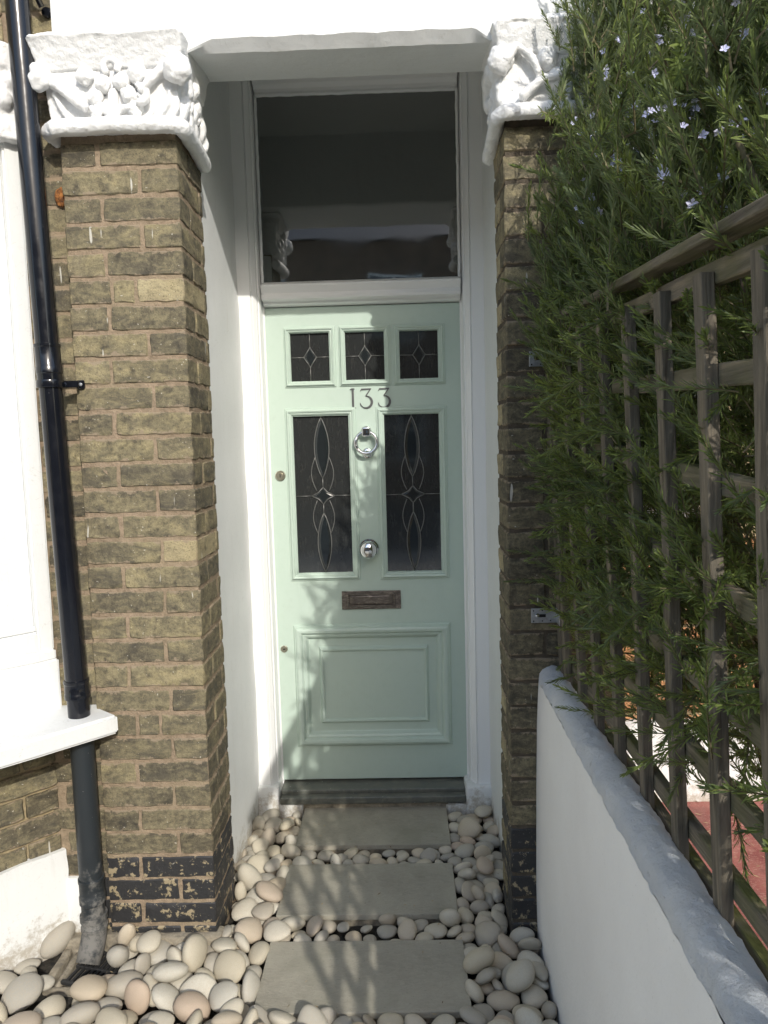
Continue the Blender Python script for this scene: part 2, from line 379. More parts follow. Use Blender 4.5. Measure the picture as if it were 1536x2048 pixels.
col = a.mix(a.ramp(n3, [(.35, 0), (.7, 1)]), (.60, .635, .68), (.74, .755, .76)); col = a.mix(a.ramp(n, [(.60, 0), (.72, .6)]), col, (.30, .31, .31)); a.color(col); a.bump(n, .010, 1); a.bump(n2, .004, 1); M['coping'] = a.m
a = Mat('garden_wall_paint', (.74, .73, .70), .6); c = a.co(False); n1 = a.noise(c, 3, 5, .6); n2 = a.noise(c, 110, 5, .7)
sc_ = a.noise(a.co(False, (1, 3, .6)), 30, 2, .4, 3.0)
col = a.mix(a.ramp(n1, [(.35, 0), (.7, 1)]), (.78, .77, .75), (.84, .835, .815)); col = a.mix(a.ramp(n2, [(.62, 0), (.75, .45)]), col, (.45, .43, .39)); a.color(col); a.bump(n2, .002, .8); a.bump(a.noise(c, 12, 4), .004, .5); M['gwall'] = a.m
a = Mat('pale_bounce_ground', (.46, .43, .36), .9); a.bump(a.noise(a.co(False), 30, 5), .02); M['path'] = a.m  # kept pale so the unseen front ground bounces sun onto the porch
a = Mat('asphalt', (.05, .05, .05), .9); a.bump(a.noise(a.co(False), 150, 3), .004); M['asphalt'] = a.m
a = Mat('concrete_paving', (.30, .29, .27), .85); a.bump(a.noise(a.co(False), 60, 4), .002); M['paving'] = a.m
a = Mat('roof_slate', (.07, .075, .085), .6); a.bump(a.noise(a.co(False, (1, 1, 6)), 6, 3), .02); M['slate'] = a.m
M['houseglass'] = Mat('house_window_glass', (.03, .04, .05), .05, ior=1.6).m
# ================================================================== SETTING: ground
GZ = -.116
ground = poly('soil_ground', [(-8, -4.6, GZ-.03), (.60, -4.6, GZ-.03), (.60, .3, GZ-.03), (-8, .3, GZ-.03)], [(0, 1, 2, 3)], M['soil']); ground['kind'] = 'structure'
nb = poly('red_path', [(.60, -4.6, GZ+.02), (8, -4.6, GZ+.02), (8, .3, GZ+.02), (.60, .3, GZ+.02)], [(0, 1, 2, 3)], M['redpath']); nb['kind'] = 'structure'
pv = poly('pavement', [(-60, -7.2, GZ+.02), (60, -7.2, GZ+.02), (60, -4.6, GZ+.02), (-60, -4.6, GZ+.02)], [(0, 1, 2, 3)], M['paving']); pv['kind'] = 'structure'
rd = poly('road', [(-200, -200, GZ-.1), (200, -200, GZ-.1), (200, -7.2, GZ-.1), (-200, -7.2, GZ-.1)], [(0, 1, 2, 3)], M['asphalt']); rd['kind'] = 'structure'
fp = poly('front_bounce_ground', [(-8, -4.6, GZ+.012), (.53, -4.6, GZ+.012), (.53, -1.9, GZ+.012), (-8, -1.9, GZ+.012)], [(0, 1, 2, 3)], M['path']); fp['kind'] = 'structure'  # unseen pale ground, added to throw sunlight up into the porch
kb = bxo('kerb', -60, 60, -7.32, -7.2, GZ-.12, GZ+.024, M['paving'], None, .01); kb['kind'] = 'structure'

# ================================================================== bricks
CH = .0764; ZTOP = 2.346
def brick_mesh(L, W, H, seed, sub=(7, 2, 3)):
    """worn brick, centred, L along x, W along y, H along z; edges chipped"""
    rr = random.Random(seed)
    bm = bmesh.new(); bmesh.ops.create_cube(bm, size=1)
    for v in bm.verts: v.co = Vector((v.co.x*L, v.co.y*W, v.co.z*H))
    def cut(ax, n, size):
        for i in range(1, n):
            p = Vector((0, 0, 0)); p[ax] = -size/2+size*i/n
            nn = Vector((0, 0, 0)); nn[ax] = 1
            bmesh.ops.bisect_plane(bm, geom=bm.verts[:]+bm.edges[:]+bm.faces[:], plane_co=p, plane_no=nn)
    cut(0, max(2, int(round(L/.028))), L); cut(1, max(2, int(round(W/.035))), W); cut(2, 3, H)
    es = [e for e in bm.edges if len(e.link_faces) == 2 and e.link_faces[0].normal.dot(e.link_faces[1].normal) < .5]
    bmesh.ops.bevel(bm, geom=es, offset=.0035, segments=1, affect='EDGES')
    off = Vector((seed*1.7, seed*.9, seed*2.3))
    for v in bm.verts:
        d = noise.noise_vector(v.co*28+off)
        edge = 1 if (abs(v.co.z) > H*.42) else .5
        v.co += Vector((d.x*.0036, d.y*.0026, d.z*.0042*edge)) + noise.noise_vector(v.co*75+off)*.0016
    me = bpy.data.meshes.new('brick'); bm.to_mesh(me); bm.free()
    for p in me.polygons: p.use_smooth = True
    me.set_sharp_from_angle(angle=R(38))
    return me
_bm = {}
def brick(parent, x0, x1, y0, y1, k, mat, rnd, rot=0, org=None, ax=None, zoff=0):
    """one brick of course k filling x0..x1 (less joints), y0..y1"""
    L, W = x1-x0, y1-y0
    key = (round(L, 2), round(W, 2), mat.name, rnd.randrange(4))
    if key not in _bm:
        me = brick_mesh(round(L, 2) if abs(L-round(L, 2)) < .004 else L, W, CH-.0095, hash((key[0], key[1], key[3])) % 997)
        me.materials.append(mat); _bm[key] = (me, round(L, 2) if abs(L-round(L, 2)) < .004 else L, W)
    me, l0, w0 = _bm[key]
    o = bpy.data.objects.new('brick', me); COL.objects.link(o); o.parent = parent
    zc = ZTOP-CH*(k+.5)+zoff
    c = Vector(((x0+x1)/2, (y0+y1)/2, zc+rnd.uniform(-.001, .001)))
    j = .0012
    o.scale = (L/l0, W/w0, 1+rnd.uniform(-.03, .015))
    if ax is not None:
        A, T = ax   # origin, unit tangent for a canted wall: local x along T, y along its normal
        N = Vector((-T.y, T.x, 0))
        c = A + T*c.x + N*(c.y+rnd.uniform(-j, j)) + Vector((0, 0, c.z))
        o.location = c; o.rotation_euler = (rnd.uniform(-.006, .006), rnd.uniform(-.008, .008), math.atan2(T.y, T.x)+rnd.uniform(-.006, .006))
    else:
        o.location = c+Vector((rnd.uniform(-j, j), rnd.uniform(-j, j), 0)); o.rotation_euler = (rnd.uniform(-.008, .008), rnd.uniform(-.009, .009), rnd.uniform(-.007, .007))
    return o
def pier(x0, x1, inner, label, side_y, dark):
    """x0<x1 front face span; inner = +1 when the doorway is at x1, -1 when at x0"""
    t = thing('brick_pier', label, 'pier', ((x0+x1)/2, -.80, -.12))
    rr = random.Random(31 if inner > 0 else 77)
    F = -.939; J = .010
    core = bmesh.new(); box(core, x0+.0035, x1-.0035, F+.0032, side_y-.003, -.16, 2.40)
    # face sheet subdivided so the pointing is uneven
    bmesh.ops.subdivide_edges(core, edges=core.edges[:], cuts=40, use_grid_fill=True)
    rough(core, .0022, 40, 3)
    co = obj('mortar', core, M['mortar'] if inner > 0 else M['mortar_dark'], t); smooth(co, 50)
    co.location = -t.location
    def B(a0, a1, b0, b1, k, mat):
        o = brick(t, a0, a1, b0, b1, k, mat, rr); o.location -= t.location
    for k in range(32):
        long_corner = (k % 2 == 0)      # stretcher sits at the doorway corner
        if inner > 0:
            mat = M['brick']
            if k >= 28: mat = M['brick_black']
            elif k >= 25: mat = M['brick_dark']
            elif rr.random() < .05: mat = M['brick_dark']
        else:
            mat = M['brick_black'] if k >= 27 else (M['brick'] if k < 6 else (M['brick_dark'] if rr.random() < .8 else M['brick']))  # right pier: plain bricks in the top courses, mostly darker ones below
        w = x1-x0; hd = .105+rr.uniform(-.004, .004)
        if long_corner: parts = [(0, hd), (hd+J, w)]
        else: parts = [(0, w-hd-J), (w-hd, w)]
        if k == 5 or k == 22: parts = [(0, .118), (.128, .19), (.20, w)] if inner > 0 else parts
        for i, (a, b) in enumerate(parts):
            last = (i == len(parts)-1)
            dep = .1025
            if last: dep = .1025 if long_corner else .215
            xa, xb = (x0+a, x0+b) if inner > 0 else (x1-b, x1-a)
            mt = mat
            if inner > 0 and k < 24 and rr.random() < .07: mt = M['brick_pale']
            B(xa, xb, F, F+dep, k, mt)
        # return face
        dep = .1025 if long_corner else .215
        sm = mat if inner > 0 else (M['brick_pale'] if k < 25 and rr.random() < .7 else M['brick'])
        y = F+dep+J
        if side_y-y > .02:
            if inner > 0: B(x1-.1025, x1, y, side_y, k, mat)
            else: B(x0, x0+.1025, y, side_y, k, sm)
        # outer edge hidden from the front: nothing
    return t
pierL = pier(-.803, -.467, 1, 'sunlit yellow brick pier left of the green door, black painted bricks at its foot', -.682, False)
pierR = pier(.458, .793, -1, 'dark brick pier right of the green door, half hidden by the rosemary', -.72, True)
bm = bmesh.new(); box(bm, -.818, -.448, -.962, -.90, -.15, -.048, .012, 2); bmesh.ops.subdivide_edges(bm, edges=bm.edges[:], cuts=7, use_grid_fill=True); rough(bm, .007, 24, 3)
o = smooth(obj('haunching', bm, M['gully'], pierL), 60); o.location = -pierL.location
# rusty iron stub in the recess beside the left pier
# ------------------------------------------------------------------ set-back strip of house wall between pier and bay
t = thing('brick_wall', 'narrow set-back strip of brick wall behind the black downpipe', 'wall', (-.9, -.88, -.12))
rr = random.Random(5)
cw = bmesh.new(); box(cw, -1.05, -.790, -.897, -.70, -.16, 4.5); co = obj('mortar', cw, M['mortar'], t); co.location = -t.location
for k in range(-13, 32):
    m_ = M['brick_black'] if k > 28 else (M['brick_dark'] if rr.random() < .45 else M['brick'])
    if k < 0: m_ = M['brick_dark'] if rr.random() < .3 else M['brick']
    L0 = -.935 if k % 2 else -.985
    o = brick(t, L0+.0, -.808, -.90, -.80, k, m_, rr); o.location -= t.location
    o.location.z -= .012
ru = bmesh.new(); bmesh.ops.create_icosphere(ru, subdivisions=3, radius=.024)
for v in ru.verts: v.co = Vector((v.co.x*.8, v.co.y*.5, v.co.z*1.1)) + noise.noise_vector(v.co*60)*.006
o = obj('iron_stub', ru, M['rust'], t); o.location = Vector((-.822, -.905, 2.205))-t.location; smooth(o); o['label'] = 'rusty iron stub'

# ================================================================== capitals
def lump(bm, c, r, seed=0, sub=3):
    q = bmesh.ops.create_icosphere(bm, subdivisions=sub, radius=1)
    r = (r, r, r) if not hasattr(r, '__len__') else r
    for v in q['verts']:
        n = 1+.12*noise.noise(v.co*1.6+Vector((seed, 0, 0)))*1.6+.07*noise.noise(v.co*5+Vector((0, seed, 0)))
        v.co = Vector((v.co.x*r[0]*n, v.co.y*r[1]*n, v.co.z*r[2]*n))+Vector(c)
    return q['verts']
def fused(name, bm, parent, vox=.0045, amp=.002, mat=None):
    o = obj(name, bm, mat or M['capital'], parent)
    md = o.modifiers.new('r', 'REMESH'); md.mode = 'VOXEL'; md.voxel_size = vox; md.use_smooth_shade = True
    s = o.modifiers.new('s', 'SMOOTH'); s.factor = .6; s.iterations = 3
    tx = bpy.data.textures.new('lumps', 'CLOUDS'); tx.noise_scale = .02; tx.noise_depth = 3
    d = o.modifiers.new('d', 'DISPLACE'); d.texture = tx; d.strength = amp*2.2; d.mid_level = .5; d.texture_coords = 'LOCAL'
    tx2 = bpy.data.textures.new('lumps2', 'CLOUDS'); tx2.noise_scale = .006; tx2.noise_depth = 2
    d2 = o.modifiers.new('d2', 'DISPLACE'); d2.texture = tx2; d2.strength = amp; d2.mid_level = .5; d2.texture_coords = 'LOCAL'
    return o
def ring_poly(x0, x1, y0, y1, z): return [(x0, y0, z), (x1, y0, z), (x1, y1, z), (x0, y1, z)]
def frustum(bm, a, za, b, zb):
    va = [bm.verts.new(p) for p in ring_poly(*a, za)]; vb = [bm.verts.new(p) for p in ring_poly(*b, zb)]
    fs = [bm.faces.new(va[::-1]), bm.faces.new(vb)]
    for k in range(4): fs.append(bm.faces.new((va[k], va[(k+1) % 4], vb[(k+1) % 4], vb[k])))
    bmesh.ops.recalc_face_normals(bm, faces=fs)
# left capital
def bevel_all(bm, off, seg=3):
    bmesh.ops.bevel(bm, geom=bm.edges[:], offset=off, segments=seg, affect='EDGES')
b = bmesh.new(); box(b, -.855, -.416, -1.012, -.70, 2.586, 2.612); bevel_all(b, .010)
frustum(b, (-.836, -.438, -.975, -.72), 2.520, (-.852, -.420, -1.006, -.72), 2.592); bmesh.ops.subdivide_edges(b, edges=b.edges[:], cuts=6, use_grid_fill=True); rough(b, .005, 14, 2)
abL = fused('abacus', b, None)
b = bmesh.new(); frustum(b, (-.815, -.455, -.952, -.70), 2.36, (-.828, -.442, -.972, -.70), 2.56)
# incised leaf ribs and branching stems modelled on the face
def stem(b, pts, r, y=-.978): tube(b, [(p[0], y-(p[2] if len(p) > 2 else 0), p[1]) for p in pts], r, 8)
stem(b, [(-.815, 2.502, .008), (-.775, 2.475, .012), (-.735, 2.44, .012), (-.700, 2.414, .008)], [.018, .015, .014, .013], -.972)
stem(b, [(-.455, 2.528, .008), (-.49, 2.508, .01), (-.525, 2.478, .01), (-.55, 2.452, .008)], [.017, .014, .013, .012], -.972)
stem(b, [(-.634, 2.37, 0), (-.632, 2.42, .004), (-.629, 2.47, .004)], [.022, .018, .012], -.966)
stem(b, [(-.634, 2.40, 0), (-.60, 2.418, .006), (-.575, 2.418, .008)], [.012, .01, .01], -.966)
stem(b, [(-.634, 2.39, 0), (-.665, 2.425, .004), (-.68, 2.445, .006)], [.012, .01, .01], -.966)
for a_, c_ in (((-.80, 2.47), (-.755, 2.385)), ((-.79, 2.44), (-.735, 2.378)), ((-.47, 2.465), (-.505, 2.39)), ((-.45, 2.44), (-.47, 2.385)), ((-.71, 2.40), (-.72, 2.375)), ((-.52, 2.42), (-.555, 2.385))):
    stem(b, [(a_[0], a_[1], 0), ((a_[0]*2+c_[0])/3+.004, (a_[1]+c_[1])/2, 0), (c_[0], c_[1], 0)], [.006, .009, .006], -.966)
for i in range(16):   # side foliage turned into the doorway
    y = -.945+.235*random.random(); z = 2.40+.15*random.random()
    lump(b, (-.452+.012*(z-2.4)/.15, y, z), (.022*random.uniform(.6, 1.1), .022*random.uniform(.6, 1.2), .038*random.uniform(.7, 1.3)), i, 2)
blL = fused('bell', b, None, .004, .0022)
b = bmesh.new(); tube(b, [(-.822, -.84, 2.368), (-.824, -.955, 2.368), (-.80, -.975, 2.368), (-.64, -.977, 2.372), (-.46, -.975, 2.366), (-.444, -.955, 2.366), (-.446, -.80, 2.362), (-.452, -.69, 2.355)], .0235, 12)
b2 = [v for v in b.verts]
toL = fused('base_roll', b, None, .004, .0025)
def cap_thing(label, x, parts):
    t = parts
    return t
cl = obj('capital', bmesh.new(), None, pierL); cl.data = bpy.data.meshes.new('capital')
bpy.data.objects.remove(cl)
def capital_root(pierobj, abacus):
    abacus.name = 'capital'; abacus.parent = pierobj; abacus.location = -pierobj.location; return abacus
cL = capital_root(pierL, abL); cL['label'] = 'white carved capital with berries'
for o in (blL, toL): o.parent = cL
BER = [(-.828, 2.50, .034, .012), (-.704, 2.505, .0225, .004), (-.654, 2.482, .0205, .004), (-.602, 2.485, .022, .004), (-.557, 2.507, .026, .004), (-.440, 2.508, .037, .012), (-.679, 2.45, .0215, .0), (-.679, 2.412, .021, -.004), (-.585, 2.453, .0225, .0), (-.571, 2.416, .021, -.004), (-.545, 2.446, .017, 0)]
for i, (x, z, r_, d) in enumerate(BER):
    b = bmesh.new(); lump(b, (x, -.970-d*1.3, z), (r_*1.02, r_*.80, r_*1.12), i*3+1, 4); rough(b, .0018, 90, i)
    smooth(obj('berry', b, M['capital'], cL))
b = bmesh.new(); tube(b, [(-.629+.02*cos(q_), -.978, 2.524+.02*sin(q_)) for q_ in [R(x_) for x_ in range(-40, 241, 20)]], .0105, 8); rough(b, .0012, 70, 2); smooth(obj('curled_leaf', b, M['capital'], cL))
b = bmesh.new(); tube(b, [(-.55+.018*cos(q_), -.980, 2.448+.022*sin(q_)) for q_ in [R(x_) for x_ in range(-120, 121, 20)]], .0105, 8); rough(b, .0012, 70, 4); smooth(obj('curled_leaf', b, M['capital'], cL))
# right capital
b = bmesh.new(); box(b, .418, .85, -1.005, -.70, 2.578, 2.612); bevel_all(b, .014)
frustum(b, (.444, .83, -.975, -.72), 2.515, (.424, .845, -1.0, -.72), 2.585); bmesh.ops.subdivide_edges(b, edges=b.edges[:], cuts=6, use_grid_fill=True); rough(b, .006, 14, 5)
abR = fused('abacus', b, None)
b = bmesh.new(); frustum(b, (.452, .81, -.955, -.70), 2.36, (.442, .82, -.972, -.70), 2.55)
stem(b, [(.455, 2.49, .010), (.49, 2.53, .012), (.53, 2.50, .010), (.55, 2.46, .006)], [.016, .012, .012, .010])
stem(b, [(.50, 2.40, 0), (.55, 2.44, .006), (.60, 2.45, .008), (.66, 2.50, .008)], [.014, .014, .012, .012])
stem(b, [(.62, 2.37, 0), (.63, 2.42, .004), (.63, 2.5, .004)], [.02, .018, .012], -.966)
for i in range(26):
    y = -.945+.22*random.random(); z = 2.39+.15*random.random()
    lump(b, (.447-.014*(z-2.4)/.15, y, z), (.018*random.uniform(.6, 1.1), .024*random.uniform(.6, 1.2), .028*random.uniform(.7, 1.3)), i+50, 2)
blR = fused('bell', b, None, .004, .0022)
b = bmesh.new(); tube(b, [(.446, -.69, 2.345), (.440, -.955, 2.362), (.456, -.976, 2.366), (.62, -.978, 2.368), (.80, -.978, 2.368)], .022, 12)
toR = fused('base_roll', b, None, .004, .0025)
cR = capital_root(pierR, abR); cR['label'] = 'white carved capital partly behind the rosemary'
for o in (blR, toR): o.parent = cR
for i, (x, z, r_, d) in enumerate([(.447, 2.503, .034, .008), (.575, 2.505, .026, .004), (.60, 2.45, .026, .002), (.655, 2.49, .024, .004), (.70, 2.45, .022, 0)]):
    b = bmesh.new(); lump(b, (x, -.968-d, z), (r_, r_*.75, r_*1.15), i*5+2, 4); rough(b, .0018, 90, i)
    smooth(obj('berry', b, M['capital'], cR))

# ================================================================== white wall over the doorway
uw = thing('upper_wall', 'white rendered house wall above the porch with a chipped lower edge', 'wall', (0, -.80, 2.6))
bm = bmesh.new(); xs = [-.803+i*.0125 for i in range(129)]+[3.2]
rows = []
for i, x in enumerate(xs):
    c_ = max(0, min(1, (.432-abs(x-.005))/.075)) if i < 129 else 0
    if x > 0: c_ = max(0, min(1, (.425-x)/.045))
    nz = noise.noise(Vector((x*14, 0, 0)))*.004*c_+noise.noise(Vector((x*50, 3, 0)))*.0015*c_
    ny = noise.noise(Vector((x*9, 5, 0)))*.004*c_
    zf = 2.574+.030*c_+nz
    sec = [(-.939, 5.6), (-.939, 3.2), (-.9395, zf+.02), (-.938, zf+.004), (-.935+.002*c_, zf-.001), (-.912+ny*.8, 2.581+nz*.4), (-.904, 2.5815), (-.80, 2.594), (-.68, 2.612), (-.672, 2.62), (-.66, 2.955), (.3, 2.96)]
    if i >= 128: sec = [(a_, max(b_, 2.612)) for a_, b_ in sec]
    rows.append([bm.verts.new((x, a_, b_)) for a_, b_ in sec])
for a_, b_ in zip(rows, rows[1:]):
    for k in range(len(a_)-1): bm.faces.new((a_[k], b_[k], b_[k+1], a_[k+1]))
# close the left end and top
bm.faces.new(rows[0]); 
bmesh.ops.recalc_face_normals(bm, faces=bm.faces[:])
o = obj('wall_face', bm, M['wallrender'], uw); o.location = -uw.location; smooth(o, 25)
o = bxo('roof_slab', -6, 6, -.90, 6, 5.6, 5.7, M['paving'], uw, 0); o.location = -uw.location
# ================================================================== porch: plastered reveals, ceiling, plinths
po = thing('porch', 'white plastered porch recess around the mint green door', 'porch', (0, -.4, -.1))
def P(o): o.location = o.location-po.location; return o
for s in (-1, 1):
    ye = -.684 if s < 0 else -.722
    if s < 0: g = wallgrid('reveal', (-.50, ye, -.13), (.012, .60, 0), (0, 0, 3.10), 30, 120, M['masonry'], po, .004, 5, 2, (-.25, 0, 0))
    else: g = wallgrid('reveal', (.490, -.09, -.13), (.008, ye+.09, 0), (0, 0, 3.10), 30, 120, M['masonry'], po, .004, 5, 8, (.25, 0, 0))
    P(g)
    # plaster nib finishing against the brick
    bm = bmesh.new(); ax = .468 if s > 0 else .477
    sx = s
    if s < 0: ring = [(-.4715, ye-.001, -.13), (-.4725, ye+.010, -.13), (-.502, ye+.022, -.13), (-.51, ye-.001, -.13)]
    else: ring = [(.4625, ye-.001, -.13), (.4635, ye+.010, -.13), (.499, ye+.022, -.13), (.51, ye-.001, -.13)]
    prism(bm, ring, (0, 0, 2.52))
    bmesh.ops.bisect_plane
    zs = 70
    for i in range(1, zs): bmesh.ops.bisect_plane(bm, geom=bm.verts[:]+bm.edges[:]+bm.faces[:], plane_co=(0, 0, -.13+2.52*i/zs), plane_no=(0, 0, 1))
    for v in bm.verts: v.co.x += noise.noise(Vector((s*3, 0, v.co.z*18)))*.0035; v.co.y += noise.noise(Vector((s*5, 2, v.co.z*25)))*.003
    P(smooth(obj('plaster_edge', bm, M['masonry'], po), 50))
    # low plinth block beside the threshold
    bm = bmesh.new()
    if s < 0: box(bm, -.50, -.404, -.128, 0, -.14, .030, .012, 2); box(bm, -.42, -.305, -.115, -.02, -.14, -.052, .008, 2)
    else: box(bm, .386, .498, -.128, 0, -.14, .022, .012, 2); box(bm, .300, .40, -.115, -.02, -.14, -.060, .008, 2)
    bmesh.ops.subdivide_edges(bm, edges=bm.edges[:], cuts=3, use_grid_fill=True); rough(bm, .004, 18, 5+s)
    P(smooth(obj('plinth', bm, M['masonry'], po), 60))
P(bxo('ceiling', -.9, .9, -.68, .2, 2.945, 3.0, M['masonry'], po, 0))
P(bxo('blocking_back_wall', -3, -.52, .10, .25, -.2, 5.5, M['masonry'], po, 0))  # unseen walls, added to block light coming from behind
P(bxo('blocking_back_wall', .52, .70, .10, .25, -.2, 5.5, M['masonry'], po, 0))
P(bxo('base', -.31, .31, -.106, .0, -.15, -.052, M['gully'], po, .003))
# threshold
th = bmesh.new(); box(th, -.402, .386, -.122, .05, -.050, -.020, .007, 3); box(th, -.402, .386, -.085, .06, -.021, -.003, .003, 1)
bmesh.ops.subdivide_edges(th, edges=[e for e in th.edges if abs(e.verts[0].co.x-e.verts[1].co.x) > .5], cuts=40)
for v in th.verts:
    if v.co.y < -.1: v.co.y += noise.noise(Vector((v.co.x*16, 0, 0)))*.002; v.co.z += noise.noise(Vector((v.co.x*22, 4, 0)))*.0018
tag(smooth(obj('threshold', th, M['threshold']), 35), 'dark painted stone threshold with paint splashes under the green door', 'threshold')

# ================================================================== door frame with fanlight
df = thing('door_frame', 'white door frame with a large dark fanlight over the green door', 'door frame', (0, -.06, 0))
def D(o, t=df): o.location = o.location-t.location; return o
def profile_run(name, prof, p0, p1, u, mat, parent):
    """extrude profile [(a,b)] where point = p + u*a + (0,-1,0)*b from p0 to p1"""
    bm = bmesh.new(); u = Vector(u); n = Vector((0, -1, 0)); p0 = Vector(p0); p1 = Vector(p1)
    A = [bm.verts.new(p0+u*a+n*b) for a, b in prof]; B = [bm.verts.new(p1+u*a+n*b) for a, b in prof]
    k = len(prof)
    for i in range(k): bm.faces.new((A[i], A[(i+1) % k], B[(i+1) % k], B[i]))
    bm.faces.new(A[::-1]); bm.faces.new(B)
    bmesh.ops.recalc_face_normals(bm, faces=bm.faces[:])
    o = obj(name, bm, mat, parent); return smooth(o, 30)
# jamb section measured from the door edge outwards (a) and towards the street (b, y=-b)
jamb = [(-.004, -.06), (-.004, .006), (.002, .010), (.004, .018), (.004, .060), (.007, .066), (.012, .068), (.014, .080), (.020, .086), (.024, .094), (.030, .098), (.034, .092), (.036, .100), (.095, .1005), (.095, -.06)]
D(profile_run('jamb', jamb, (-.405, 0, -.03), (-.405, 0, 2.945), (-1, 0, 0), M['joinery'], df))
D(profile_run('jamb', jamb, (.405, 0, -.03), (.405, 0, 2.945), (1, 0, 0), M['joinery'], df))
head = [(-.01, -.06), (-.01, .032), (.004, .036), (.006, .056), (.012, .064), (.020, .070), (.022, .080), (.030, .092), (.036, .090), (.038, .099), (.12, .0995), (.12, -.06)]
D(profile_run('head', head, (-.401, 0, 2.86), (.401, 0, 2.86), (0, 0, 1), M['joinery'], df))
trans = [(0, -.05), (0, .006), (.004, .022), (.008, .030), (.016, .031), (.018, .040), (.020, .062), (.030, .066), (.045, .058), (.055, .064), (.068, .078), (.076, .080), (.078, .060), (.092, .040), (.092, -.05)]
D(profile_run('transom', trans, (-.4012, 0, 2.034), (.4012, 0, 2.034), (0, 0, 1), M['joinery'], df))
gl = D(bxo('fanlight_pane', -.400, .400, -.030, -.024, 2.118, 2.856, M['glass'], df, 0))
# putty and paint lap around the glass, uneven
bm = bmesh.new()
def bead(bm, a, b, rad, n, seed):
    a, b = Vector(a), Vector(b); pts = [a.lerp(b, i/n) for i in range(n+1)]
    for i, p in enumerate(pts): p += Vector((noise.noise(p*30+Vector((seed, 0, 0))), 0, noise.noise(p*30+Vector((0, seed, 0)))))*.0022
    tube(bm, pts, rad, 6)
bead(bm, (-.400, -.033, 2.120), (-.400, -.033, 2.852), .0065, 50, 1); bead(bm, (.400, -.033, 2.120), (.400, -.033, 2.852), .0065, 50, 2)
bead(bm, (-.40, -.033, 2.854), (.40, -.033, 2.850), .0075, 50, 3); bead(bm, (-.40, -.033, 2.120), (.40, -.033, 2.120), .006, 50, 4)
D(smooth(obj('putty_bead', bm, M['joinery'], df)))
# dark hall behind glass so nothing bright shows through gaps
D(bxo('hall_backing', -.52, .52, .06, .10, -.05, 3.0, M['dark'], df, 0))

# ================================================================== front door
dr = thing('front_door', 'mint green panelled front door with leaded glass and number 133', 'door', (0, .022, 0))
def E_(o): o.location = o.location-dr.location; return o
XL, XR, ZB, ZT = -.4035, .4035, .006, 2.030
SP = [(-.302, -.141, 1.729, 1.925), (-.074, .087, 1.729, 1.924), (.151, .311, 1.728, 1.922)]
BP = [(-.303, -.070, .921, 1.585), (.079, .307, .920, 1.581)]
g_ = .00005
def dbox(n, x0, x1, z0, z1, y0=0): E_(bxo(n, x0+g_, x1-g_, y0, .044, z0+g_, z1-g_, M['door'], dr, 0))
dbox('stile', XL, -.303, ZB, ZT); dbox('stile', .309, XR, ZB, ZT)
dbox('rail', -.303, .309, 1.925, ZT); dbox('rail', -.303, .309, 1.584, 1.728, .0004); dbox('rail', -.303, .309, .690, .920, .0003); dbox('rail', -.303, .309, ZB, .165)
dbox('muntin', -.141, -.074, 1.728, 1.925, .0002); dbox('muntin', .087, .151, 1.728, 1.925, .0002); dbox('muntin', -.070, .079, .920, 1.584)
def frame_mould(name, x0, x1, z0, z1, prof, mat=None, y=0, par=None):
    bm = bmesh.new(); k = len(prof); C = []
    for sx, sz in ((-1, -1), (1, -1), (1, 1), (-1, 1)):
        cx = x0 if sx < 0 else x1; cz = z0 if sz < 0 else z1
        C.append([bm.verts.new((cx+sx*a, y-b, cz+sz*a)) for a, b in prof])
    for q in range(4):
        A, B = C[q], C[(q+1) % 4]
        for i in range(k): bm.faces.new((A[i], A[(i+1) % k], B[(i+1) % k], B[i]))
    bmesh.ops.recalc_face_normals(bm, faces=bm.faces[:])
    o = obj(name, bm, mat or M['door'], par or dr); return E_(smooth(o, 28))
sm = [(0, -.02), (0, -.004), (.003, -.001), (.004, .006), (.009, .010), (.013, .009), (.015, .014), (.020, .0165), (.024, .013), (.025, .006), (.031, .0055), (.033, .0), (.033, -.02)]
smS = [(a*.80, b*.9) for a, b in sm]
for q in SP: frame_mould('glazing_moulding', *q, smS)
for q in BP: frame_mould('glazing_moulding', *q, sm)
# leaded panes
def came(bm, pts, r=.0020):
    tube(bm, [(x, .0098, z) for x, z in pts], r, 6)
def arc(p0, p1, bul, n=10):
    """curve from p0 to p1 bulging sideways by bul (in x)"""
    out = []
    for i in range(n+1):
        t_ = i/n; out.append((p0[0]+(p1[0]-p0[0])*t_+bul*math.sin(pi*t_), p0[1]+(p1[1]-p0[1])*t_))
    return out
def bevelpiece(outline, parent):
    bm = bmesh.new(); n = len(outline); cx = sum(p[0] for p in outline)/n; cz = sum(p[1] for p in outline)/n
    a = [bm.verts.new((x, .0115, z)) for x, z in outline]; b = [bm.verts.new((cx+(x-cx)*.62, .0075, cz+(z-cz)*.80)) for x, z in outline]
    for i in range(n): bm.faces.new((a[i], a[(i+1) % n], b[(i+1) % n], b[i]))
    bm.faces.new(b); bmesh.ops.recalc_face_normals(bm, faces=bm.faces[:])
    if bm.faces and sum(f.normal.y for f in bm.faces) > 0: bmesh.ops.reverse_faces(bm, faces=bm.faces[:])
    o = obj('bevelled_piece', bm, M['bevelglass'], parent)
    return o
